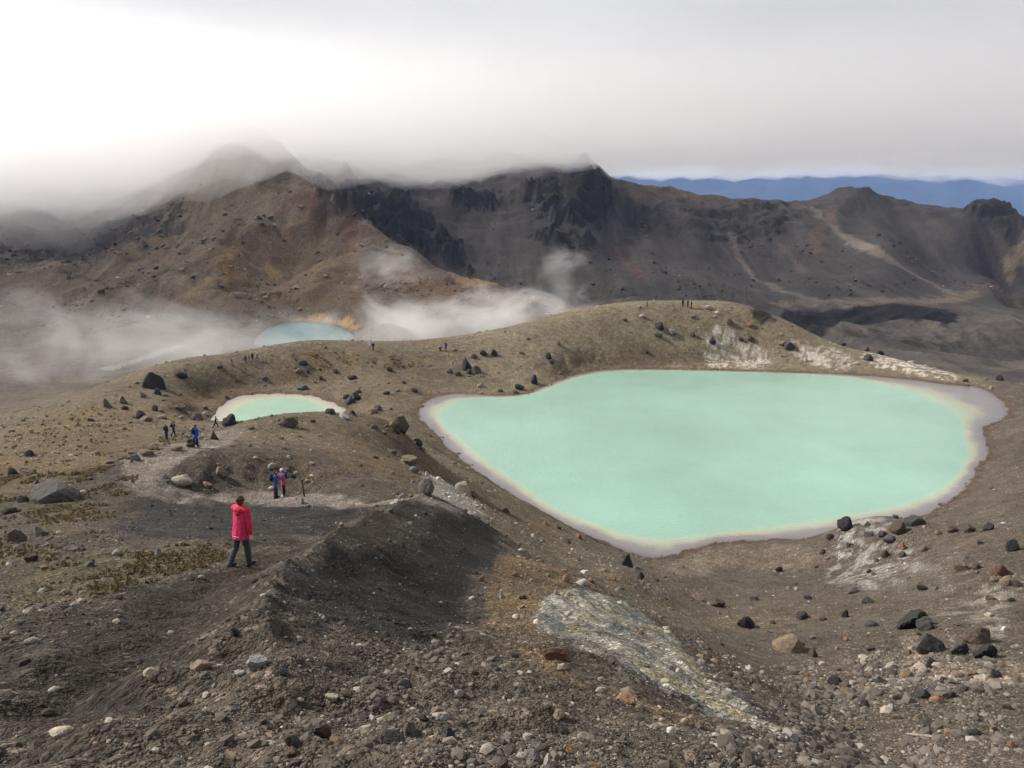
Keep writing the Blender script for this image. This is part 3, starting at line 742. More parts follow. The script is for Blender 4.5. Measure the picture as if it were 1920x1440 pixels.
def steam(name, label, lo, hi, dens, thr, scale, puffs, step, seed):
    """steam drifting over the fumaroles: a box whose vapour is thick where the puffs are"""
    def nodes(nt):
        L = nt.links
        geo = N(nt, 'ShaderNodeNewGeometry')
        tc = N(nt, 'ShaderNodeTexCoord')
        pos = tc.outputs['Object']
        nz = N(nt, 'ShaderNodeTexNoise', Scale=scale, Detail=4.0, Roughness=0.66, Distortion=1.0)
        mp = N(nt, 'ShaderNodeMapping'); mp.inputs['Location'].default_value = (seed, seed * .7, 0); mp.inputs['Scale'].default_value = (1, 1, 1.5)
        L.new(pos, mp.inputs[0]); L.new(mp.outputs[0], nz.inputs['Vector'])
        tot = None
        for (x, y, z, rx, ry, rz, w) in puffs:
            sb = N(nt, 'ShaderNodeVectorMath', operation='SUBTRACT'); L.new(pos, sb.inputs[0]); sb.inputs[1].default_value = (x, y, z)
            dv = N(nt, 'ShaderNodeVectorMath', operation='DIVIDE'); L.new(sb.outputs[0], dv.inputs[0]); dv.inputs[1].default_value = (rx, ry, rz)
            ln = N(nt, 'ShaderNodeVectorMath', operation='LENGTH'); L.new(dv.outputs[0], ln.inputs[0])
            f = math_n(nt, 'MULTIPLY', ramp(nt, ln.outputs['Value'], 0.1, 1.0, 1.0, 0.0), w)
            tot = f if tot is None else math_n(nt, 'MAXIMUM', tot, f)
        d = math_n(nt, 'SUBTRACT', math_n(nt, 'ADD', ramp(nt, nz.outputs[0], .32, .70), tot), thr)
        d = math_n(nt, 'MULTIPLY', math_n(nt, 'MAXIMUM', d, 0.0), dens)
        return math_n(nt, 'MULTIPLY', d, ramp(nt, tot, 0.0, 0.15))
    m = volume_mat(name + '_vapour', (1, 1, 1), 1.0, 0.25, nodes, step)
    return tag(link(name, box_mesh(name, lo, hi), m), label, kind='stuff')

def pw(px, py, Y, *r):
    p = P(px, py, Y)
    return (p[0], p[1], p[2]) + r
steam('steam', 'thin steam drifting over the valley floor', (-260, 176, -17), (-48, 318, 14), 0.030, 0.72, 0.032,
      [pw(60, 690, 240, 110, 60, 17, .75), pw(270, 650, 245, 55, 45, 20, .8), pw(330, 600, 270, 36, 30, 18, .65), pw(420, 660, 230, 60, 40, 15, .75), pw(0, 600, 290, 80, 35, 16, .55)], 0.4, 3.0)
steam('steam', 'white steam rising behind the brown hill', (-82, 200, -16), (44, 345, 24), 0.060, 0.74, 0.055,
      [pw(780, 615, 246, 36, 34, 13, .85), pw(900, 595, 255, 34, 34, 12, .85), pw(1040, 580, 268, 24, 26, 10, .8), pw(1058, 540, 290, 12, 14, 17, .72), pw(740, 510, 322, 22, 16, 14, .62), pw(960, 580, 270, 34, 20, 13, .75)], 0.35, 11.0)

# ------------------------------------------------------------------ stones
def rock_mesh(name, seed, planes, sub=3, noise=0.05, squash=(1, 1, 1), smooth=False, near_plane=0.55, taper=0.0):
    """an angular boulder: a ball trimmed by random planes, then roughened; about 1 m across"""
    rng = np.random.default_rng(seed)
    bm = bmesh.new(); bmesh.ops.create_icosphere(bm, subdivisions=sub, radius=1.0)
    D = np.array([v.co[:] for v in bm.verts]); D /= np.linalg.norm(D, axis=1, keepdims=True)
    n = rng.normal(size=(planes, 3)); n /= np.linalg.norm(n, axis=1, keepdims=True)
    dist = rng.uniform(near_plane, 0.9, planes)
    k = D @ n.T
    rad = np.min(np.where(k > 0.05, dist[None] / np.maximum(k, 0.05), 9), axis=1)
    rad = np.minimum(rad, 1.05)
    pn = sum(gnoise(D[:, 0] * f + seed, D[:, 1] * f + D[:, 2] * f * 1.3 + seed * 2, seed) * g for f, g in ((2.3, 1), (5, .5), (11, .3)))
    rad = rad * (1 + noise * pn)
    W = D * rad[:, None] * np.array(squash)
    zt = (W[:, 2] - W[:, 2].min()) / np.ptp(W[:, 2])
    W[:, :2] = W[:, :2] * (1 - taper * zt)[:, None] + taper * 0.35 * zt[:, None] * np.array([rng.uniform(-1, 1), rng.uniform(-1, 1)])
    W /= (W.max(0) - W.min(0))[None, 0:1]
    for v, c in zip(bm.verts, W): v.co = c
    me = bpy.data.meshes.new(name); bm.to_mesh(me); bm.free()
    me.polygons.foreach_set('use_smooth', np.full(len(me.polygons), smooth, bool))
    return me

def rock_material():
    m, nt, b, out = new_mat('volcanic_rock')
    L = nt.links
    oi = N(nt, 'ShaderNodeObjectInfo'); geo = N(nt, 'ShaderNodeNewGeometry')
    nz = N(nt, 'ShaderNodeTexNoise', Scale=5.0, Detail=5.0, Roughness=0.7); L.new(geo.outputs['Position'], nz.inputs['Vector'])
    sv = N(nt, 'ShaderNodeVectorMath', operation='SCALE'); L.new(oi.outputs['Color'], sv.inputs[0]); L.new(ramp(nt, nz.outputs[0], .28, .72, .55, 1.4), sv.inputs['Scale'])
    L.new(sv.outputs[0], b.inputs['Base Color'])
    b.inputs['Roughness'].default_value = 0.92; b.inputs['Specular IOR Level'].default_value = 0.2
    bp = N(nt, 'ShaderNodeBump', Strength=0.7, Distance=0.12); L.new(nz.outputs[0], bp.inputs['Height']); L.new(bp.outputs[0], b.inputs['Normal'])
    return m
M_ROCK = rock_material()
def rock_set(sub):
    d = {'block': [rock_mesh('rock', 10 + i, 9, sub, .05, (1, .9, .8), near_plane=.45) for i in range(4)],
         'slab': [rock_mesh('rock', 20 + i, 8, sub, .05, (1, .75, .42)) for i in range(3)],
         'jagged': [rock_mesh('rock', 30 + i, 11, sub, .13, (1, .9, .85), near_plane=.34) for i in range(3)],
         'round': [rock_mesh('rock', 40 + i, 26, sub, .06, (1, .9, .8)) for i in range(3)],
         'wedge': [rock_mesh('rock', 50 + i, 7, sub, .05, (1, .85, .8), near_plane=.5, taper=.62) for i in range(3)]}
    for lst in d.values():
        for me in lst: me.materials.append(M_ROCK)
    return d
SHAPES, SMALL = rock_set(3), rock_set(2)
TONE = {'black': (.027, .025, .024), 'dark': (.048, .043, .040), 'grey': (.095, .088, .083), 'pale': (.20, .187, .17), 'cream': (.30, .258, .205), 'tan': (.165, .127, .088),
        'orange': (.19, .118, .07), 'brown': (.070, .053, .040), 'white': (.37, .355, .33), 'red': (.125, .070, .05)}
b_, d_, g_, p_, c_, t_, o_, n_, w_, r_ = 'black dark grey pale cream tan orange brown white red'.split()
# place phrase: (pixel x, pixel y of the foot, width, height, tone, shape)
ROCKS = {
 'on the rim by the steam': [(283,728,46,36,b_,'wedge'),(337,708,24,11,b_,'slab'),(293,740,17,12,d_,'block'),(267,745,14,11,g_,'block'),(230,757,19,14,d_,'wedge'),(199,764,14,17,g_,'wedge'),(412,691,12,6,d_,'slab')],
 'on the slope left of small lake': [(261,785,24,17,d_,'wedge'),(273,790,26,13,t_,'slab'),(289,770,14,12,d_,'round'),(337,770,18,15,t_,'round'),(383,767,12,9,t_,'round'),(384,778,13,7,c_,'slab'),(367,788,24,15,g_,'round'),(300,785,22,9,t_,'slab'),(340,786,12,8,p_,'slab'),(232,768,14,9,d_,'slab'),(168,790,15,8,b_,'wedge')],
 'at the small pale lake': [(432,799,32,22,b_,'jagged'),(618,776,24,13,d_,'slab'),(645,786,20,13,w_,'block'),(660,780,16,11,d_,'block'),(425,748,9,7,d_,'block')],
 'on the mound before small lake': [(538,800,38,19,n_,'round'),(470,805,15,10,t_,'block'),(585,792,12,7,d_,'slab'),(700,803,16,9,g_,'slab'),(747,806,36,30,n_,'round'),(735,800,14,9,t_,'block'),(742,812,16,10,n_,'block')],
 'between the two lakes': [(655,758,24,13,d_,'wedge'),(668,750,18,14,b_,'block'),(652,748,15,9,d_,'block'),(670,738,14,9,g_,'slab'),(695,775,26,12,t_,'slab'),(708,770,18,10,g_,'block'),(725,740,14,7,d_,'slab'),(776,735,16,8,n_,'slab'),(757,720,9,7,d_,'block'),(730,697,12,9,d_,'block'),(660,712,18,9,n_,'slab')],
 'behind the small lake': [(495,714,13,9,g_,'round'),(567,686,19,10,d_,'slab'),(558,700,16,8,t_,'slab'),(566,731,22,11,g_,'slab'),(600,712,12,8,d_,'block'),(628,700,13,8,d_,'block'),(578,700,8,6,d_,'block')],
 'on hillside left of green lake': [(893,700,20,17,g_,'wedge'),(873,694,19,20,b_,'wedge'),(880,702,13,9,d_,'block'),(926,668,15,14,b_,'wedge'),(1001,721,16,18,b_,'block'),(975,731,20,12,b_,'block'),(900,727,14,9,p_,'slab'),(965,737,12,7,t_,'block'),(905,668,15,10,d_,'jagged'),(890,672,12,8,g_,'block'),(845,700,14,8,g_,'jagged'),(860,705,12,8,d_,'block'),(978,664,9,7,t_,'block'),(1030,674,14,11,b_,'jagged'),(1035,683,11,9,d_,'block'),(938,735,12,6,d_,'slab'),(1047,648,10,9,t_,'wedge')],
 'on hill behind green lake': [(1240,620,18,13,b_,'jagged'),(1235,634,16,11,g_,'block'),(1261,629,15,12,p_,'block'),(1328,581,16,7,c_,'slab'),(1370,610,15,11,g_,'block'),(1407,615,14,9,o_,'block'),(1338,646,14,12,b_,'jagged'),(1410,640,14,9,n_,'block'),(1484,656,22,13,d_,'block'),(1468,648,16,8,t_,'slab'),(1630,677,20,12,d_,'block'),(1652,666,14,9,b_,'block'),(1626,658,8,9,d_,'wedge'),(1205,596,14,6,c_,'slab'),(1300,597,11,7,p_,'slab'),(1300,633,10,8,n_,'block'),(1510,678,9,8,w_,'block'),(1609,684,9,7,c_,'block'),(1582,648,10,6,b_,'slab'),(1346,590,9,6,w_,'slab'),(1390,640,10,7,d_,'block'),(1199,578,8,5,p_,'slab'),(1172,603,9,5,n_,'slab'),(1212,664,11,7,d_,'block')],
 'at far end of green lake': [(1878,714,16,10,b_,'block'),(1850,712,9,6,t_,'block'),(1812,716,11,6,d_,'slab'),(1862,730,9,7,c_,'block')],
 'on grassy slope at left edge': [(98,942,96,46,g_,'slab'),(40,942,28,15,d_,'round'),(66,913,24,12,n_,'wedge'),(20,892,22,17,d_,'wedge'),(52,856,18,14,b_,'round'),(14,964,28,14,d_,'slab'),(68,1006,19,27,p_,'wedge'),(30,1016,34,24,n_,'block'),(30,1031,13,10,p_,'round'),(137,1034,18,11,g_,'round'),(55,1054,24,20,n_,'round'),(15,1061,13,8,w_,'slab'),(116,1062,16,15,t_,'wedge'),(218,1042,24,14,p_,'slab'),(294,1044,14,23,p_,'wedge'),(166,1062,22,11,g_,'slab'),(108,1002,12,8,w_,'slab'),(40,1042,18,11,d_,'block')],
 'in hollow inside path bend': [(335,908,44,18,c_,'slab'),(310,896,12,9,g_,'wedge'),(312,905,10,7,g_,'round'),(411,893,24,15,t_,'block'),(388,914,18,11,o_,'block'),(508,881,18,13,p_,'slab'),(478,861,10,6,c_,'slab'),(540,860,9,6,w_,'block'),(555,890,10,7,p_,'round'),(575,905,10,7,c_,'slab'),(500,862,9,6,t_,'block'),(585,872,11,7,p_,'block'),(462,876,8,6,t_,'block'),(510,918,16,6,c_,'slab')],
 'beside far bend of path': [(358,833,20,13,d_,'block'),(398,824,18,15,n_,'wedge'),(331,845,22,10,t_,'slab'),(273,855,28,13,t_,'slab'),(252,864,20,14,g_,'block'),(246,852,14,9,t_,'block'),(357,838,17,8,d_,'slab'),(388,826,9,6,c_,'block')],
 'above green lake shore': [(797,926,34,33,g_,'round'),(866,925,30,27,c_,'block'),(887,934,19,16,n_,'block'),(765,872,36,22,t_,'round'),(774,885,22,13,g_,'slab'),(782,834,22,12,d_,'block'),(790,845,14,9,g_,'block'),(735,850,20,8,g_,'slab'),(705,860,11,7,d_,'block'),(822,900,12,8,w_,'slab'),(800,893,10,10,c_,'wedge'),(950,962,12,11,n_,'block'),(1064,1018,14,9,n_,'block'),(1086,1010,14,9,o_,'block'),(1048,992,12,9,n_,'round'),(1025,985,12,8,o_,'block'),(1000,1008,10,8,c_,'block'),(905,955,9,6,t_,'block')],
 'on brown slope above bay': [(1175,1062,28,23,b_,'wedge'),(1201,1086,17,15,b_,'wedge'),(1090,1096,28,8,w_,'slab'),(1096,1076,18,8,w_,'slab'),(976,1034,11,7,w_,'slab'),(965,1080,15,8,o_,'slab'),(903,1090,12,14,o_,'slab'),(940,1122,11,13,p_,'wedge'),(1064,1092,15,14,t_,'block'),(1108,1092,14,9,o_,'slab'),(1010,1072,9,6,t_,'slab'),(1150,1088,12,8,o_,'block'),(980,1140,11,7,t_,'slab'),(1042,1115,8,13,c_,'wedge'),(1066,1118,9,12,c_,'wedge')],
 'on rocky point by lake': [(1592,992,32,22,b_,'jagged'),(1720,985,38,22,d_,'slab'),(1688,1003,34,24,n_,'block'),(1670,1017,26,14,g_,'slab'),(1655,1006,18,12,d_,'slab'),(1694,1030,13,15,o_,'block'),(1735,1032,17,13,t_,'block'),(1663,1043,16,14,n_,'block'),(1694,1045,16,11,d_,'block'),(1585,1026,20,14,p_,'block'),(1590,1036,13,9,w_,'block'),(1543,1038,12,9,d_,'wedge'),(1625,985,14,11,p_,'slab'),(1560,1010,16,10,d_,'block'),(1680,972,12,8,d_,'round'),(1630,1006,20,10,g_,'block'),(1645,1053,10,8,g_,'block'),(1630,1074,9,8,b_,'round')],
 "on green lake's right bank": [(1820,998,20,17,n_,'round'),(1855,994,24,17,d_,'round'),(1788,998,19,14,n_,'round'),(1905,1033,28,21,b_,'block'),(1883,984,18,6,w_,'slab'),(1763,1003,14,10,t_,'block'),(1805,1070,30,22,t_,'block'),(1882,1078,34,26,r_,'block'),(1892,1096,26,18,t_,'block'),(1865,1090,14,10,t_,'round'),(1910,1100,18,14,n_,'block'),(1835,1066,18,12,n_,'block'),(1840,1020,12,9,d_,'block'),(1860,1125,22,13,t_,'block'),(1732,1106,20,12,b_,'block'),(1757,1105,9,8,t_,'wedge'),(1858,1156,16,10,c_,'slab'),(1885,1182,12,11,w_,'wedge'),(1906,1216,16,10,w_,'block'),(1898,1128,14,9,d_,'block')],
 'on floor of stony gully': [(1462,1072,15,10,b_,'slab'),(1480,1105,12,8,p_,'wedge'),(1494,1107,9,7,w_,'block'),(1415,1126,20,13,g_,'block'),(1347,1138,28,16,n_,'round'),(1311,1126,24,13,t_,'block'),(1516,1124,18,10,d_,'block'),(1510,1160,25,15,d_,'block'),(1584,1158,13,16,b_,'jagged'),(1398,1178,32,24,b_,'jagged'),(1492,1222,62,36,t_,'block'),(1600,1112,26,14,g_,'slab'),(1631,1130,22,14,d_,'jagged'),(1545,1163,14,8,d_,'slab'),(1588,1202,10,8,o_,'block'),(1572,1218,8,7,p_,'block'),(1542,1247,14,8,c_,'slab'),(1620,1243,14,9,c_,'slab'),(1525,1232,18,20,n_,'wedge'),(1450,1170,11,8,n_,'block')],
 'in dark cluster at lower right': [(1712,1178,62,38,b_,'jagged'),(1745,1180,36,22,d_,'jagged'),(1755,1222,58,38,b_,'jagged'),(1838,1207,46,38,n_,'round'),(1848,1234,44,28,b_,'jagged'),(1800,1228,28,28,d_,'jagged'),(1862,1245,22,15,t_,'block'),(1752,1252,24,24,b_,'jagged'),(1635,1175,26,14,d_,'slab'),(1820,1268,24,13,t_,'round'),(1775,1282,18,14,d_,'block'),(1860,1276,14,13,t_,'block'),(1870,1270,24,20,b_,'jagged'),(1710,1250,15,9,t_,'block'),(1670,1264,14,11,t_,'block')],
 'in rubble at lower right': [(1570,1285,28,15,b_,'block'),(1645,1282,26,18,p_,'jagged'),(1690,1296,22,12,c_,'block'),(1683,1312,22,15,p_,'block'),(1733,1310,32,17,d_,'block'),(1760,1318,26,17,o_,'round'),(1625,1312,20,14,g_,'block'),(1625,1325,22,14,d_,'jagged'),(1672,1332,14,12,p_,'block'),(1790,1308,20,12,d_,'block'),(1720,1325,14,9,p_,'block'),(1682,1348,18,11,t_,'block'),(1745,1362,22,16,d_,'round'),(1830,1345,16,13,t_,'block'),(1865,1370,14,10,o_,'block'),(1790,1380,14,9,c_,'block'),(1830,1378,28,12,b_,'slab'),(1890,1330,18,12,n_,'block'),(1695,1436,26,12,o_,'block'),(1855,1298,16,10,c_,'block'),(1900,1400,16,11,o_,'block'),(1600,1430,14,12,p_,'block'),(1750,1400,12,9,t_,'block')],
 'beside grey mineral slope': [(1043,1238,56,36,r_,'block'),(1053,1256,19,11,c_,'slab'),(1128,1300,22,13,c_,'slab'),(1175,1318,34,18,o_,'block'),(1200,1330,20,10,t_,'slab'),(1238,1340,16,10,o_,'block'),(1130,1278,14,9,c_,'block'),(966,1234,15,11,b_,'block'),(1283,1357,16,10,c_,'slab'),(1272,1262,10,9,c_,'block'),(1300,1330,16,10,t_,'wedge'),(1240,1352,12,7,c_,'slab'),(1435,1360,12,8,t_,'slab'),(1262,1375,18,12,w_,'block')],
 'on stony shoulder in front': [(760,1290,36,19,b_,'jagged'),(735,1395,46,28,d_,'block'),(766,1382,26,34,g_,'wedge'),(860,1305,18,13,p_,'round'),(1046,1348,28,17,t_,'wedge'),(1070,1414,27,20,o_,'block'),(1088,1420,14,11,c_,'block'),(1000,1432,34,24,g_,'block'),(1027,1440,20,28,p_,'wedge'),(825,1348,32,13,p_,'round'),(793,1352,18,13,b_,'round'),(646,1305,16,15,t_,'block'),(622,1315,24,13,c_,'block'),(545,1405,30,24,d_,'jagged'),(598,1380,36,26,n_,'jagged'),(840,1385,24,20,d_,'block'),(1058,1375,18,12,d_,'block'),(955,1312,18,14,d_,'block'),(900,1345,14,9,g_,'block'),(885,1265,14,9,t_,'block'),(700,1260,14,9,p_,'round'),(1170,1390,14,10,g_,'block'),(950,1390,18,12,g_,'round'),(1245,1400,14,9,g_,'block')],
 'half buried by near path': [(478,1256,40,25,p_,'round'),(376,1256,44,19,t_,'slab'),(284,1266,28,15,c_,'block'),(281,1277,17,10,t_,'block'),(440,1192,19,15,b_,'block'),(112,1382,42,16,c_,'slab'),(97,1297,22,9,p_,'slab'),(217,1168,16,9,c_,'round'),(320,1190,16,9,p_,'round'),(55,1207,30,13,p_,'slab'),(25,1190,14,7,w_,'slab'),(450,1268,22,10,p_,'slab'),(340,1435,16,18,c_,'wedge'),(545,1420,26,18,n_,'round'),(435,1335,24,10,g_,'slab'),(350,1305,12,7,p_,'slab'),(575,1044,13,7,o_,'slab'),(500,1100,11,8,p_,'block'),(150,1128,16,7,c_,'slab'),(376,1085,14,8,p_,'slab'),(605,1004,11,8,g_,'slab'),(560,1200,14,8,p_,'block'),(530,1265,18,12,d_,'block'),(48,1150,16,8,c_,'round'),(35,1400,13,10,d_,'block')],
 'on dark scree by marker post': [(565,945,10,14,p_,'wedge'),(640,985,9,6,p_,'block'),(455,965,7,5,p_,'block'),(705,950,10,6,t_,'slab'),(752,935,12,8,p_,'slab'),(770,932,10,6,t_,'slab')],
}
SIZE = lambda w: 'small' if w < 0.6 else 'knee-high' if w < 1.1 else 'waist-high' if w < 2.0 else 'large'
WORD = {'block': 'angular boulder', 'slab': 'flat slab', 'jagged': 'craggy boulder', 'round': 'rounded boulder', 'wedge': 'pointed boulder'}
rngR = random.Random(5)
made = []
for place, lst in ROCKS.items():
    hp = hit([a[0] for a in lst], [a[1] for a in lst])
    for (px, py, w, h, tone, shape), base in zip(lst, hp):
        sc = math.hypot(base[1], 40 - base[2]) / F
        wm, hm = w * sc * 0.96, h * sc * 1.0
        me = rngR.choice(SHAPES[shape] if w > 16 else SMALL[shape])
        o = bpy.data.objects.new('boulder', me); C.objects.link(o)
        dims = np.array([v.co[:] for v in me.vertices]); ext = dims.max(0) - dims.min(0)
        hz = hm * (1.35 if shape != 'slab' else 1.2)
        depth = (wm + hm) * 0.5 * rngR.uniform(0.85, 1.15)
        o.scale = (wm / ext[0], depth / ext[1], hz / ext[2])
        o.rotation_euler = (rngR.uniform(-.18, .18), rngR.uniform(-.2, .2), rngR.uniform(-.5, .5))
        y = base[1] + depth * 0.30
        x = base[0]
        zg = min(float(height(x, y)), float(height(base[0], base[1])) + 0.25 * hm)
        o.location = (x, y, zg + hz * 0.18)
        k = rngR.uniform(.85, 1.15)
        o.color = tuple(min(1, c * k) for c in TONE[tone]) + (1,)
        made.append([o, SIZE(wm), tone, WORD[shape], place, px])
groups = {}
for r in made:
    groups.setdefault((r[1], r[2], r[3], r[4]), []).append(r)
ORD = ['first', 'second', 'third', 'fourth', 'fifth', 'sixth', 'seventh', 'eighth']
for (sz, tone, wd, place), rs in groups.items():
    rs.sort(key=lambda r: r[5])
    tw = {'dark': 'dark grey', 'pale': 'pale grey', 'red': 'reddish brown'}.get(tone, tone)
    for i, r in enumerate(rs):
        lab = f'{sz} {tw} {wd} {place}'
        if len(rs) > 1: lab += f', {ORD[i]} from left'
        tag(r[0], lab, 'boulder', 'boulders around the crater lakes')

# --- loose scree: tens of thousands of stones, too many to count
ico = bmesh.new(); bmesh.ops.create_icosphere(ico, subdivisions=1, radius=1.0)
IV = np.array([v.co[:] for v in ico.verts]); IF = np.array([[v.index for v in f.verts] for f in ico.faces]); ico.free()
OV = np.array([(1, 0, 0), (-.9, .2, 0), (0, 1, .1), (.1, -1, 0), (0, .1, .9), (0, 0, -.8)], float); OF = np.array([(0, 2, 4), (2, 1, 4), (1, 3, 4), (3, 0, 4), (2, 0, 5), (1, 2, 5), (3, 1, 5), (0, 3, 5)])
def gidx(x, y):
    r = np.hypot(x, y); t = np.arctan2(x, y)
    return np.clip(np.rint(np.interp(np.log(r), lr, np.arange(NR))).astype(int), 0, NR - 1), np.clip(np.rint((t - TH0) / (TH1 - TH0) * (NT - 1)).astype(int), 0, NT - 1)
def scree_material():
    m, nt, b, out = new_mat('scree_stone')
    at = N(nt, 'ShaderNodeAttribute', attribute_name='Col')
    nt.links.new(at.outputs['Color'], b.inputs['Base Color'])
    b.inputs['Roughness'].default_value = 0.95; b.inputs['Specular IOR Level'].default_value = 0.15
    return m
M_SCREE = scree_material()
def scatter(name, label, x, y, s, col, seed, flat=0.7, sink=0.15, zz=None):
    rng = np.random.default_rng(seed)
    n = len(x)
    tmpl = []
    for k in range(24):
        d = IV * rng.uniform(0.72, 1.18, (len(IV), 1)) * np.array([1, rng.uniform(.65, .95), rng.uniform(.5, .9)])
        q_ = Euler(rng.uniform(-.6, .6, 3)).to_matrix(); tmpl.append(d @ np.array(q_).T)
    tmpl = np.array(tmpl)
    Vt = tmpl[rng.integers(0, 24, n)]
    a = rng.uniform(0, 6.283, n); ca, sa = np.cos(a)[:, None], np.sin(a)[:, None]
    Vx = Vt[..., 0] * ca - Vt[..., 1] * sa; Vy = Vt[..., 0] * sa + Vt[..., 1] * ca
    hz = height(x, y) if zz is None else zz
    W = np.stack([Vx * s[:, None] / 2 + x[:, None], Vy * s[:, None] / 2 + y[:, None], Vt[..., 2] * s[:, None] / 2 * flat * 1.2 + (hz + s * sink)[:, None]], -1).reshape(-1, 3)
    Ff = (IF[None] + len(IV) * np.arange(n)[:, None, None]).reshape(-1, 3)
    me = mesh_from(name, W, Ff, False)
    cc = np.repeat(np.concatenate([col, np.ones((n, 1))], 1), len(IV), 0).astype(np.float32)
    ca_ = me.color_attributes.new('Col', 'FLOAT_COLOR', 'POINT'); ca_.data.foreach_set('color', cc.ravel())
    return tag(link(name, me, M_SCREE), label, kind='stuff')
def stone_colours(x, y, rng, lift=1.35, spread=.38, pale=.07, orange=.04):
    i, j = gidx(x, y)
    c = COL[i, j] * lift * np.exp(rng.normal(0, spread, len(x)))[:, None]
    grey = c.mean(1, keepdims=True); c = 0.65 * c + 0.35 * grey * np.array([1.03, 1.0, .97])
    u = rng.random(len(x))
    c[u < pale] = np.array([.24, .22, .192]) * rng.uniform(.6, 1.25, ((u < pale).sum(), 1))
    m = (u > pale) & (u < pale + orange); c[m] = np.array([.155, .107, .068]) * rng.uniform(.6, 1.2, (m.sum(), 1))
    return np.clip(c, .012, .6)
A_LAKE = np.minimum.reduce(LSD)
a_st1 = zone([(600,1230),(720,1190),(880,1200),(1010,1260),(1180,1340),(1360,1400),(1400,1440),(640,1440),(560,1360)], 0.8)     # stony shoulder
a_st2 = zone([(1400,1250),(1560,1200),(1700,1200),(1920,1240),(1920,1440),(1560,1440),(1480,1370)], 2.5)                       # stony gully
a_st3 = zone([(880,900),(980,965),(1090,1010),(1190,1060),(1260,1100),(1200,1110),(1090,1050),(960,1000),(860,940)], 2.0)
rng = np.random.default_rng(77)
n0 = 240000
th = rng.uniform(RAD(-38), RAD(38), n0); r = np.exp(rng.uniform(math.log(3.4), math.log(200), n0))
x, y = r * np.sin(th), r * np.cos(th); i, j = gidx(x, y)
clump = 0.5 + 0.9 * gnoise(x / (0.06 * r + .4), y / (0.06 * r + .4), 601) + 0.5 * gnoise(x / (.2 * r + .5), y / (.2 * r + .5), 602)
w = np.clip(clump, 0.06, 1.2) * 0.30
w = w * (1 + 1.8 * a_st1[i, j] + 3.2 * a_st2[i, j] + 1.5 * a_st3[i, j]) * (1 - .95 * a_p1[i, j]) * (1 - .85 * a_pf[i, j]) * (1 - .9 * a_p2[i, j]) * (1 - .75 * a_sf[i, j])
w = np.where((A_LAKE[i, j] > -.5) & (A_LAKE[i, j] < .9), w * 2.5, w)
w = np.where(A_LAKE[i, j] < -0.5, 0, w)
w = np.where((Yg[i, j] > 195) | (region[np.clip(i, 0, NR - 2), np.clip(j, 0, NT - 2)] == 1), 0, w)
k = rng.random(n0) < w
x, y, r, i, j = x[k], y[k], r[k], i[k], j[k]
# debris round the bigger boulders
bpy.context.view_layer.update()
bx = np.array([o_[0].location[:2] for o_ in made]); bs = np.array([o_[0].dimensions[0] if o_[0].dimensions[0] > 0 else .5 for o_ in made])
rep_ = rng.integers(3, 12, len(bx)); bi = np.repeat(np.arange(len(bx)), rep_)
da = rng.uniform(0, 6.283, len(bi)); dd = bs[bi] * rng.uniform(.45, 1.5, len(bi))
dx_, dy_ = bx[bi, 0] + np.cos(da) * dd, bx[bi, 1] + np.sin(da) * dd * 1.3
nd = len(bi); x, y = np.append(x, dx_), np.append(y, dy_); r = np.hypot(x, y); i, j = gidx(x, y)
s = np.interp(r, [3, 10, 30, 80, 200], [.014, .026, .054, .105, .21]) * rng.random(len(x)) ** (-1 / 2.2)
a_fine = np.maximum(a_dark1, a_dark2)
s = np.minimum(s, np.interp(r, [3, 10, 30, 80, 200], [.10, .17, .36, .65, 1.0])) * (1 + .7 * a_st2[i, j]) * (1 - .4 * a_fine[i, j])
s[-nd:] = np.minimum(bs[bi] * rng.uniform(.08, .34, nd), .8)
print('scree stones', len(x))
_cols = stone_colours(x, y, rng, 1.3, .38, .06, .035); _snk = rng.uniform(-.12, .16, len(x)); _zz = np.maximum(height(x, y), np.where(A_LAKE[i, j] < 0, -0.03, -99))
_big = s / (r + 4) > np.sort(s / (r + 4))[-min(22000, len(x) - 1)]
scatter('scree', 'loose grey and brown stones strewn over the slopes', x[_big], y[_big], s[_big], _cols[_big], 1, .7, _snk[_big], _zz[_big])
_iv, _if = IV, IF
IV, IF = OV, OF
_sm = ~_big
scatter('stone_chips', 'small angular chips of rock among the scree', x[_sm], y[_sm], s[_sm], _cols[_sm], 5, .75, _snk[_sm] + .05, _zz[_sm])
IV, IF = _iv, _if
n0 = 210000
th = rng.uniform(RAD(-36), RAD(36), n0); r = np.exp(rng.uniform(math.log(4.0), math.log(195), n0))
x, y = r * np.sin(th), r * np.cos(th); i, j = gidx(x, y)
w = np.clip(.55 + .9 * gnoise(x / (0.05 * r + .3), y / (0.05 * r + .3), 621) + .6 * gnoise(x / (.17 * r + .4), y / (.17 * r + .4), 622), .08, 1.3) * .42
w = w * (1 + .8 * a_st1[i, j] + 1.0 * a_st2[i, j] + 1.2 * a_st3[i, j]) * (1 - .85 * a_p1[i, j]) * (1 - .6 * a_pf[i, j]) * (1 - .75 * a_p2[i, j]) * (1 - .8 * a_sf[i, j])
w = np.where((A_LAKE[i, j] < -.1) | (Yg[i, j] > 192) | (region[np.clip(i, 0, NR - 2), np.clip(j, 0, NT - 2)] == 1), 0, w)
k = rng.random(n0) < w
x, y, r = x[k], y[k], r[k]
s = np.interp(r, [3, 10, 30, 80, 200], [.010, .018, .036, .075, .16]) * rng.random(len(x)) ** (-1 / 3.0)
s = np.minimum(s, np.interp(r, [3, 10, 30, 80, 200], [.04, .07, .14, .3, .6]))
print('gravel', len(x))
_iv, _if = IV, IF
IV, IF = OV, OF
scatter('gravel', 'fine loose gravel over the ash slopes', x, y, s, stone_colours(x, y, rng, 1.5, .5, .09, .03), 3, .75, rng.uniform(-.05, .2, len(x)))
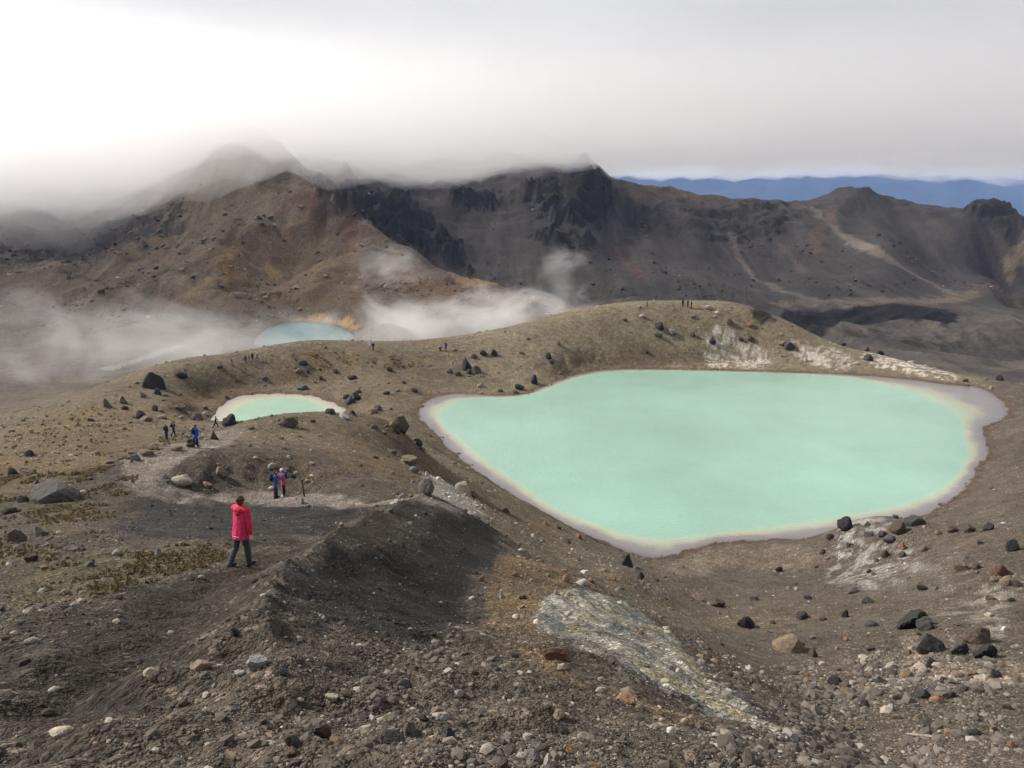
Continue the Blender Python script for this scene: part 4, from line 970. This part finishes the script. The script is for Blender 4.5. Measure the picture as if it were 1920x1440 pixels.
IV, IF = _iv, _if
# rubble on the mountains
IV, IF = OV, OF
n0 = 30000
th = rng.uniform(RAD(-38), RAD(20), n0); r = rng.uniform(285, 500, n0)
x, y = r * np.sin(th), r * np.cos(th); i, j = gidx(x, y)
rg = region[np.clip(i, 0, NR - 2), np.clip(j, 0, NT - 2)]
w = np.where(rg == 2, np.clip(.25 + 1.0 * gnoise(x / 26, y / 26, 611) + .5 * gnoise(x / 9, y / 9, 612), .04, 1) + 1.2 * a_dk[i, j], 0)
k = (rng.random(n0) < w)
x, y = x[k], y[k]
s = np.minimum(0.55 * rng.random(len(x)) ** (-1 / 2.2), 4.5)
scatter('rubble', 'countless boulders strewn over the brown mountain', x, y, s, stone_colours(x, y, rng, 1.3, .45, .05, .01), 2)

n0 = 26000
th = rng.uniform(RAD(-14), RAD(34), n0); r = rng.uniform(430, 660, n0)
x, y = r * np.sin(th), r * np.cos(th); i, j = gidx(x, y)
rg = region[np.clip(i, 0, NR - 2), np.clip(j, 0, NT - 2)]
w = np.where(rg == 3, np.clip(.05 + .8 * gnoise(x / 40, y / 60, 613) + .5 * gnoise(x / 9, y / 16, 614), .02, 1) + .8 * a_cl[i, j], 0)
k = (rng.random(n0) < w)
x, y = x[k], y[k]
s = np.minimum(0.5 * rng.random(len(x)) ** (-1 / 2.2), 3.5)
scatter('rubble', 'scattered blocks on the dark ridge', x, y, s, stone_colours(x, y, rng, 1.25, .4, .03, .02), 4)

# ------------------------------------------------------------------ people
def plain_mat(name, col, rough=0.8, noise=0.12):
    m, nt, b, out = new_mat(name)
    geo = N(nt, 'ShaderNodeNewGeometry')
    nz = N(nt, 'ShaderNodeTexNoise', Scale=14.0, Detail=3.0); nt.links.new(geo.outputs['Position'], nz.inputs['Vector'])
    sv = N(nt, 'ShaderNodeVectorMath', operation='SCALE'); sv.inputs[0].default_value = col
    nt.links.new(ramp(nt, nz.outputs[0], .3, .7, 1 - noise, 1 + noise), sv.inputs['Scale']); nt.links.new(sv.outputs[0], b.inputs['Base Color'])
    b.inputs['Roughness'].default_value = rough; b.inputs['Specular IOR Level'].default_value = 0.25
    bp = N(nt, 'ShaderNodeBump', Strength=0.8, Distance=0.035); nt.links.new(nz.outputs[0], bp.inputs['Height']); nt.links.new(bp.outputs[0], b.inputs['Normal'])
    return m
_pm = {}
def cloth(col):
    if col not in _pm: _pm[col] = plain_mat('cloth', col)
    return _pm[col]
M_SKIN = plain_mat('skin', (.50, .30, .22), .6, .05)

def capsules(bm, chain):
    """chain of (point, radius): balls joined by tapered tubes"""
    for (p0, r0), (p1, r1) in zip(chain[:-1], chain[1:]):
        p0, p1 = Vector(p0), Vector(p1)
        for p, r in ((p0, r0), (p1, r1)):
            bmesh.ops.create_icosphere(bm, subdivisions=2, radius=r, matrix=Matrix.Translation(p))
        d = p1 - p0
        if d.length > 1e-4:
            mtx = Matrix.Translation((p0 + p1) / 2) @ d.to_track_quat('Z', 'Y').to_matrix().to_4x4()
            bmesh.ops.create_cone(bm, cap_ends=True, segments=12, radius1=r0, radius2=r1, depth=d.length, matrix=mtx)
def ellipsoid(bm, c, r, rot=(0, 0, 0), sub=3):
    mtx = Matrix.Translation(Vector(c)) @ Euler(rot).to_matrix().to_4x4() @ Matrix.Diagonal((r[0], r[1], r[2], 1))
    bmesh.ops.create_icosphere(bm, subdivisions=sub, radius=1.0, matrix=mtx)
_fc = {}
POSE = ['']
def fuse(bm, name, voxel, smooth=3):
    key = (POSE[0], name, round(voxel, 4), len(bm.verts), round(sum(v.co.x * 3 + v.co.y * 7 + v.co.z for v in bm.verts), 3))
    if key in _fc:
        bm.free(); return _fc[key]
    _fc[key] = _fuse(bm, name, voxel, smooth)
    return _fc[key]
def _fuse(bm, name, voxel, smooth=3):
    """weld overlapping lumps into one continuous skin"""
    me = bpy.data.meshes.new(name); bm.to_mesh(me); bm.free()
    o = bpy.data.objects.new(name, me); C.objects.link(o)
    md = o.modifiers.new('r', 'REMESH'); md.mode = 'VOXEL'; md.voxel_size = voxel; md.use_smooth_shade = True
    ms = o.modifiers.new('s', 'SMOOTH'); ms.iterations = smooth; ms.factor = 0.5
    dg = bpy.context.evaluated_depsgraph_get()
    out = bpy.data.meshes.new_from_object(o.evaluated_get(dg)); out.name = name
    bpy.data.objects.remove(o); bpy.data.meshes.remove(me)
    return out
def wear(name, me, mat, parent=None):
    o = bpy.data.objects.new(name, me); C.objects.link(o)
    if len(me.materials) == 0: me.materials.append(None)
    o.material_slots[0].link = 'OBJECT'; o.material_slots[0].material = mat
    if parent is not None: o.parent = parent
    return o

def person(px, py, hpx, label, face, jacket, trousers, hair=(.03, .02, .015), hat=None, pack=None, pose='stand', sleeves=None, shoes=(.02, .02, .02), group='hikers on the crater rim', push=0.0, height_m=None):
    base = hit([px], [py])[0]
    if base[1] > 240:                      # sight line slips over the crest: take the crest itself
        for dy in range(1, 14):
            base = hit([px], [py + dy])[0]
            if base[1] < 240: break
    yw = base[1] + push; xw = base[0] * yw / base[1]
    zw = float(height(xw, yw))
    depth = yw * CP + (40 - zw) * SP
    H = height_m or min(max(hpx * depth / F / 0.97, 1.5), 1.85)
    k = H / 1.72
    lean, la, ra, ll, rl = 0.03, (0.08, .12, .18), (-.05, .12, .2), (0.05, .05), (-.05, .05)
    # arms: swing forward, spread, elbow bend; legs: swing forward, knee bend
    if pose == 'walk': lean, la, ra, ll, rl = .12, (.42, .14, .75), (-.16, .26, .12), (-.22, .38), (.14, .10)
    if pose == 'photo': lean, la, ra, ll, rl = .04, (.55, .12, 2.0), (.6, .12, 1.95), (.08, .04), (-.06, .05)
    if pose == 'crouch': lean, la, ra, ll, rl = .75, (.9, .1, .5), (.9, .1, .5), (1.35, 2.0), (1.1, 1.9)
    if pose == 'stride': lean, la, ra, ll, rl = .12, (.5, .2, .5), (-.4, .25, .3), (.5, .25), (-.42, .3)
    if pose == 'hips': lean, la, ra, ll, rl = .02, (-.15, .5, 1.1), (-.15, .5, 1.1), (.04, .02), (-.04, .02)
    near_ = hpx > 100
    vx = 0.011 if near_ else 0.02 if hpx > 30 else 0.03
    hip = Vector((0, 0, .93))
    up = Vector((0, math.sin(lean), math.cos(lean)))
    chest = hip + up * .38; neck = hip + up * .55; head = neck + Vector((0, .03 + .05 * lean, .155))
    def leg(sx, sw, kb):
        a = hip + Vector((sx * .095, 0, -.03)); d1 = Vector((sx * .03, math.sin(sw), -math.cos(sw))).normalized()
        kn = a + d1 * .43; d2 = Vector((0, math.sin(sw - kb), -math.cos(sw - kb)))
        return a, kn, kn + d2 * .42
    def arm(sx, sw, sp, eb):
        a = hip + up * .49 + Vector((sx * .20, 0, 0)); d1 = Vector((sx * math.sin(sp), math.sin(sw), -math.cos(sw))).normalized()
        el = a + d1 * .29; d2 = Vector((sx * math.sin(sp) * (.6 if eb < 1 else -.9), math.sin(sw + eb), -math.cos(sw + eb))).normalized()
        return a, el, el + d2 * .25, d2
    LL, RL, LA, RA = leg(-1, *ll), leg(1, *rl), arm(-1, *la), arm(1, *ra)
    low = min(LL[2].z, RL[2].z) - .09
    # --- body, one continuous skin
    bm = bmesh.new()
    ellipsoid(bm, hip + up * .05, (.155, .105, .15)); ellipsoid(bm, chest, (.165, .115, .2))
    capsules(bm, [(hip + up * .5, .07), (neck, .055), (head - Vector((0, .01, .05)), .055)])
    ellipsoid(bm, head, (.075, .095, .115)); ellipsoid(bm, head + Vector((0, .055, -.06)), (.05, .05, .055))
    if hpx > 30:
        ellipsoid(bm, head + Vector((0, .102, -.02)), (.014, .022, .024), sub=2)
        for sx in (-1, 1):
            ellipsoid(bm, head + Vector((sx * .077, -.005, -.015)), (.012, .022, .033), sub=2)
            ellipsoid(bm, head + Vector((sx * .032, .082, .012)), (.017, .016, .012), sub=2)
        ellipsoid(bm, head + Vector((0, .09, -.07)), (.024, .014, .009), sub=2)
    for A in (LL, RL):
        capsules(bm, [(A[0], .085), (A[1], .058), (A[1].lerp(A[2], .35), .056), (A[2], .04)])
        fd = Vector((0, .16, -.055)); capsules(bm, [(A[2] + Vector((0, -.03, -.05)), .04), (A[2] + fd, .032)])
    for sx, A in ((-1, LA), (1, RA)):
        capsules(bm, [(A[0], .058), (A[1], .043), (A[2], .029)])
        d2 = A[3]; side = Vector((0, 1, 0)).cross(d2).normalized() if abs(d2.y) < .9 else Vector((1, 0, 0)); fwd = d2.cross(side).normalized()
        if fwd.y < 0: fwd = -fwd
        palm = A[2] + d2 * .05
        capsules(bm, [(A[2], .028), (palm - fwd * .018, .024), (palm + fwd * .018, .022)])
        if hpx > 30:
            for f_, l_ in ((-.03, .055), (-.01, .07), (.011, .075), (.031, .064)):
                b0 = palm + fwd * f_ + d2 * .03
                m0 = b0 + d2 * l_ * .55 - side * sx * .006; capsules(bm, [(b0, .0105), (m0, .0098), (m0 + (d2 * .8 - side * sx * .6).normalized() * l_ * .5, .0088)])
            capsules(bm, [(palm + fwd * .028 - d2 * .02, .013), (palm + fwd * .058 + d2 * .02, .0115), (palm + fwd * .062 + d2 * .05, .010)])
    root = wear('person', fuse(bm, 'person', vx, 2), M_SKIN)
    # --- clothes, over the body
    bm = bmesh.new()
    for n_ in range(24):
        t_ = n_ / 23; zf = -.20 + .65 * t_
        rx = np.interp(t_, [0, .5, .85, 1], [.240, .222, .222, .20]); ry = np.interp(t_, [0, .5, .85, 1], [.156, .146, .142, .12])
        ellipsoid(bm, hip + up * zf, (rx if near_ else rx * .93, ry if near_ else ry * .93, .05), sub=2)
    capsules(bm, [(hip + up * .48 + Vector((-.165, 0, 0)), .085), (hip + up * .52, .085), (hip + up * .48 + Vector((.165, 0, 0)), .085)])
    if sleeves is None:
        for A in (LA, RA): capsules(bm, [(A[0], .085), (A[1], .064), (A[2], .047)])
    jk = wear('jacket', fuse(bm, 'jacket', max(vx, .012), 3), cloth(jacket), root)
    if sleeves is not None:
        for A in (LA, RA):
            bm = bmesh.new(); capsules(bm, [(A[0] + Vector((0, 0, .0)), .086), (A[0].lerp(A[1], .5), .074), (A[1], .066), (A[1].lerp(A[2], .4), .07), (A[2], .052)])
            wear('sleeve', fuse(bm, 'sleeve', .012, 2), cloth(sleeves), jk)
        bm = bmesh.new()      # hood lying on the shoulders
        ellipsoid(bm, neck + Vector((0, -.085, -.055)), (.15, .085, .10), (.35, 0, 0)); ellipsoid(bm, neck + Vector((0, -.125, -.115)), (.10, .05, .07), (.3, 0, 0))
        capsules(bm, [(neck + Vector((-.12, .0, -.03)), .05), (neck + Vector((-.10, .08, -.05)), .035)]); capsules(bm, [(neck + Vector((.12, .0, -.03)), .05), (neck + Vector((.10, .08, -.05)), .035)])
        capsules(bm, [(hip + up * .50 + Vector((-.17, -.01, 0)), .088), (hip + up * .53 + Vector((0, -.03, 0)), .09), (hip + up * .50 + Vector((.17, -.01, 0)), .088)])
        wear('hood', fuse(bm, 'hood', .012, 2), cloth(sleeves), jk)
        bm = bmesh.new()
        for i in range(9): capsules(bm, [((-.09 + i * .02, -.163, .80), .006), ((-.07 + i * .02, -.163, .80), .006)])
        wear('reflective_print', fuse(bm, 'reflective_print', .006, 0), cloth((.75, .45, .5)), jk)
        bm = bmesh.new(); capsules(bm, [(neck + Vector((-.06, -.02, .02)), .02), (neck + Vector((0, -.055, .03)), .02), (neck + Vector((.065, -.01, .02)), .022), (neck + Vector((.05, .05, .0)), .02)])
        wear('collar', fuse(bm, 'collar', .008, 1), cloth((.6, .58, .55)), root)
    bm = bmesh.new()
    ellipsoid(bm, hip, (.172, .125, .13))
    for A in (LL, RL): capsules(bm, [(A[0], .105), (A[1], .078), (A[1].lerp(A[2], .5), .076), (A[2] + Vector((0, 0, -.02)), .066)])
    wear('trousers', fuse(bm, 'trousers', max(vx, .012), 2), cloth(trousers), root)
    for A in (LL, RL):
        bm = bmesh.new(); capsules(bm, [(A[2] + Vector((0, -.045, -.045)), .055), (A[2] + Vector((0, .07, -.045)), .053), (A[2] + Vector((0, .17, -.058)), .042)])
        wear('shoe', fuse(bm, 'shoe', max(vx, .012), 1), cloth(shoes), root)
    bm = bmesh.new()
    if hat is not None:
        ellipsoid(bm, head + Vector((0, -.008, .055)), (.098, .115, .095)); capsules(bm, [(head + Vector((0, 0, .15)), .02), (head + Vector((0, 0, .165)), .02)])
        wear('hat', fuse(bm, 'hat', max(vx * .8, .012), 1), cloth(hat), root)
        bm = bmesh.new()
    ellipsoid(bm, head + Vector((0, -.022, .022)), (.088, .098, .112)); ellipsoid(bm, head + Vector((0, -.05, -.03)), (.08, .068, .085))
    if near_:
        rg = random.Random(3)
        for i in range(26):
            a = rg.uniform(0, 6.28); e = rg.uniform(-.3, 1.4)
            dv = Vector((math.cos(a) * math.cos(e), math.sin(a) * math.cos(e) * .9 - .25, math.sin(e)))
            if dv.y < .35: ellipsoid(bm, head + Vector((0, -.02, .015)) + Vector((dv.x * .078, dv.y * .088, dv.z * .10)), (.026, .026, .03), (rg.random() * 3, rg.random() * 3, 0), 2)
    wear('hair', fuse(bm, 'hair', max(vx * .8, .009), 1), cloth(hair), root)
    if pack is not None:
        bm = bmesh.new()
        ellipsoid(bm, chest + Vector((0, -.23, -.02)), (.15, .11, .25)); ellipsoid(bm, chest + Vector((0, -.31, -.08)), (.11, .06, .13)); ellipsoid(bm, chest + Vector((0, -.2, .2)), (.12, .09, .07))
        for sx in (-1, 1): capsules(bm, [(chest + Vector((sx * .11, -.15, .17)), .024), (chest + Vector((sx * .12, .06, .2)), .024), (chest + Vector((sx * .13, .15, .02)), .022), (chest + Vector((sx * .14, .0, -.2)), .02)])
        wear('backpack', fuse(bm, 'backpack', max(vx, .015), 2), cloth(pack), root)
    root.scale = (k, k, k)
    root.rotation_euler = (0, 0, -RAD(face))          # face: degrees turned to the right from looking away
    root.location = (xw, yw, zw - low * k)
    tag(root, label, 'person', group)
    return root

NAVY, BLACK, BLUE = (.02, .03, .08), (.015, .015, .017), (.02, .07, .42)
person(457, 1062, 137, 'person in pink and red hooded jacket walking down the path', 28, (.52, .03, .115), (.055, .057, .06), hair=(.075, .04, .024), pose='walk', sleeves=(.46, .022, .055), group='hikers on the path')
person(518, 934, 53, 'person in blue jacket standing beside person with white hat', 75, (.045, .10, .27), (.025, .028, .04), hair=(.10, .03, .025), pack=(.015, .02, .05), pose='photo', group='hikers on the path')
person(533, 930, 52, 'person in white hat and pink jacket holding hands to face', -120, (.42, .07, .17), BLACK, hat=(.75, .62, .64), pack=(.02, .09, .22), pose='photo', shoes=(.75, .74, .74), group='hikers on the path')
person(368, 838, 40, 'person in bright blue jacket with dark backpack on far bend', 25, BLUE, BLACK, hair=(.05, .03, .02), pack=BLACK, pose='walk', group='hikers on the path')
person(313, 824, 25, 'dark-clad person on the brown slope, left one of a pair', 15, (.03, .04, .07), BLACK, hat=(.28, .22, .16), pack=NAVY, group='hikers on the path', height_m=1.7)
person(327, 819, 25, 'dark blue-clad person on the brown slope, right one of a pair', 60, (.02, .035, .10), BLACK, pack=BLACK, pose='walk', group='hikers on the path', height_m=1.7)
person(405, 802, 22, 'person in black coat walking beside the small pale lake', 70, (.018, .018, .02), BLACK, pose='stride', group='hikers on the path')
person(350, 706, 15.3, 'person in blue jacket and pack on the rim by black rocks', 80, (.05, .16, .42), BLACK, pack=NAVY)
person(436, 692, 10, 'lone dark figure halfway along the left rim', 60, BLACK, BLACK, push=1.0)
person(462, 686, 11, 'dark figure leftmost in the cluster on the left rim', 40, BLACK, BLACK, pack=BLACK, push=1.0)
person(468, 685, 10, 'dark figure second in the cluster on the left rim', 60, NAVY, BLACK, push=1.2)
person(474.5, 683, 9, 'dark figure third in the cluster on the left rim', -30, BLACK, BLACK, push=1.2)
person(483, 679, 11, 'figure with arm out, rightmost in cluster on the left rim', 90, (.10, .10, .11), BLACK, hat=(.5, .5, .5), pose='stride', push=.6)
person(693, 656, 14.5, 'person in white jacket on the saddle against the steam', 170, (.62, .60, .62), (.25, .25, .27), hat=(.65, .63, .63))
person(700, 657, 14.5, 'person in black beside the one in white on saddle', 165, BLACK, BLACK, pack=BLACK)
person(823.5, 658, 9, 'person in navy crouching over on the rim', 90, (.03, .03, .09), BLACK, pose='crouch', height_m=1.7)
person(836, 657, 14.5, 'person with large dark backpack standing beside crouching one', 20, NAVY, BLACK, pack=(.02, .025, .05))
person(1213, 576, 11, 'lone dark person stepping along the hilltop', 80, BLACK, BLACK, pose='stride', group='hikers on the hilltop')
person(1280, 576, 14, 'dark person on hilltop, standing apart left of two others', 20, BLACK, BLACK, group='hikers on the hilltop')
person(1289.5, 576, 14, 'dark person on hilltop, middle of three', 60, BLACK, BLACK, pose='hips', group='hikers on the hilltop')
person(1296.5, 577, 14, 'dark person with white bundle on hilltop, right of three', -60, BLACK, (.10, .10, .11), pack=(.6, .58, .55), group='hikers on the hilltop')

# ------------------------------------------------------------------ marker posts and a fallen pole
def pole(name, p0, p1, r0, r1, sides, mat):
    bm = bmesh.new(); p0, p1 = Vector(p0), Vector(p1); d = p1 - p0
    base = p0.copy()
    n = 7; rg = random.Random(9)
    for k in range(n):
        t0, t1 = k / n, (k + 1) / n
        a, b = d * t0, d * t1
        mtx = Matrix.Translation((a + b) / 2) @ d.to_track_quat('Z', 'Y').to_matrix().to_4x4()
        bmesh.ops.create_cone(bm, cap_ends=(k in (0, n - 1)), segments=sides, radius1=r0 + (r1 - r0) * t0, radius2=r0 + (r1 - r0) * t1, depth=d.length / n, matrix=mtx)
    bmesh.ops.remove_doubles(bm, verts=bm.verts, dist=1e-3)
    for v in bm.verts: v.co += Vector((rg.uniform(-1, 1), rg.uniform(-1, 1), rg.uniform(-1, 1))) * r0 * .12
    me = bpy.data.meshes.new(name); bm.to_mesh(me); bm.free()
    o = link(name, me, mat); o.location = base
    return o
M_WOOD = plain_mat('weathered_wood', (.05, .038, .03), .9, .3); M_DRY = plain_mat('bleached_wood', (.28, .24, .19), .9, .25); M_STEEL = plain_mat('dark_steel', (.03, .03, .03), .6, .1)
b0 = hit([571], [931])[0]
pst = pole('marker_post', b0 - np.array([0, 0, .2]), b0 + np.array([-.09, .02, 1.02]), .055, .05, 6, M_WOOD)
tag(pst, 'short dark wooden marker post on the path edge by hikers', 'post')
bm = bmesh.new(); bmesh.ops.create_cone(bm, cap_ends=True, segments=6, radius1=.058, radius2=.03, depth=.05, matrix=Matrix.Translation((-.092, .02, 1.24)))
me = bpy.data.meshes.new('post_cap'); bm.to_mesh(me); bm.free(); link('post_cap', me, M_WOOD, pst)
b0 = hit([329], [708])[0]
tag(pole('marker_pole', b0 - np.array([0, 0, .2]), b0 + np.array([-.05, 0, 2.1]), .03, .022, 8, M_STEEL), 'thin dark pole on the rim beside the low black slab', 'pole')
p0, p1 = hit([1700, 1762], [1379, 1387])
tag(pole('fallen_pole', p0 + np.array([0, 0, .06]), p1 + np.array([0, 0, .08]), .035, .028, 7, M_DRY), 'pale bleached pole lying in rubble at lower right', 'pole')

# ------------------------------------------------------------------ tussock and moss
def tussock():
    rng = np.random.default_rng(8)
    x_, y_, g_ = [], [], []
    polys = [([(0,1010),(80,1030),(160,1035),(230,1030),(200,1090),(100,1135),(0,1175)], 420, .35), ([(180,1060),(300,1030),(415,1022),(408,1045),(330,1075),(220,1110)], 480, .25), ([(0,930),(60,945),(200,955),(185,1000),(60,1010),(0,1005)], 500, .15),
             ([(60,950),(150,930),(230,905),(250,890),(215,930),(120,975)], 350, .05), ([(0,900),(150,890),(260,860),(290,840),(200,880),(100,915),(0,930)], 500, .02), ([(230,860),(300,828),(360,805),(380,815),(300,845)], 350, .02), ([(540,668),(640,662),(720,672),(800,668),(760,690),(620,692)], 120, .02), ([(0,800),(200,760),(260,800),(200,870),(0,900)], 420, .03)]
    for pp, n, g in polys:
        w = world_poly(pp); lo, hi = w.min(0), w.max(0)
        x = rng.uniform(lo[0], hi[0], n * 5); y = rng.uniform(lo[1], hi[1], n * 5)
        k = (poly_sd(x, y, w) < 0.5) & (gnoise(x / 3.2, y / 3.2, 701) + .7 * gnoise(x / 1.1, y / 1.1, 702) > 0.12)
        x, y = x[k][:n], y[k][:n]
        x_.append(x); y_.append(y); g_.append(np.full(len(x), g))
    x, y, g = map(np.concatenate, (x_, y_, g_))
    n = len(x); r = np.hypot(x, y)
    B = 18
    a = rng.uniform(0, 6.283, (n, B)); rad = rng.uniform(.05, 1, (n, B)) ** .7
    R = np.interp(r, [10, 30, 60, 160], [.07, .11, .15, .26])[:, None] * rng.uniform(.6, 1.3, (n, 1)); Hh = R * rng.uniform(.55, .9, (n, 1))
    ca, sa = np.cos(a), np.sin(a)
    z0 = height(x, y)[:, None]
    bx, by = x[:, None] + ca * R * rad * .55, y[:, None] + sa * R * rad * .55
    tx, ty = x[:, None] + ca * R * (rad * .7 + .45), y[:, None] + sa * R * (rad * .7 + .45)
    tz = z0 + Hh * (1.15 - .75 * rad)
    wd = R * .13
    V3 = np.stack([np.stack([bx - sa * wd, by + ca * wd, z0 - .03 + 0 * bx], -1), np.stack([bx + sa * wd, by - ca * wd, z0 - .03 + 0 * bx], -1),
                   np.stack([(bx + tx) / 2 + sa * wd, (by + ty) / 2 - ca * wd, z0 + Hh * (1.0 - .35 * rad)], -1), np.stack([(bx + tx) / 2 - sa * wd, (by + ty) / 2 + ca * wd, z0 + Hh * (1.0 - .35 * rad)], -1),
                   np.stack([tx, ty, tz * .35 + (z0 + Hh * .5) * .65], -1)], 2).reshape(-1, 3)
    nb = n * B; o5 = 5 * np.arange(nb)
    T = np.concatenate([np.stack([o5, o5 + 1, o5 + 2], 1), np.stack([o5, o5 + 2, o5 + 3], 1), np.stack([o5 + 3, o5 + 2, o5 + 4], 1)])
    me = mesh_from('tussock_grass', V3, T, False)
    gold = np.array([.150, .112, .060]); green = np.array([.080, .082, .036])
    cc = gold * (1 - g[:, None] * rng.uniform(.4, 1.4, (n, 1))) + green * g[:, None]
    cc = np.repeat(cc * rng.uniform(.6, 1.2, (n, 1)), B, 0) * rng.uniform(.75, 1.2, (nb, 1))
    cc = np.repeat(np.concatenate([np.clip(cc, .01, .5), np.ones((nb, 1))], 1), 5, 0).astype(np.float32)
    at = me.color_attributes.new('Col', 'FLOAT_COLOR', 'POINT'); at.data.foreach_set('color', cc.ravel())
    print('tussocks', n, 'tris', len(T))
    tag(link('tussock_grass', me, M_SCREE), 'low golden tussock and moss on the left slope', kind='stuff')
tussock()
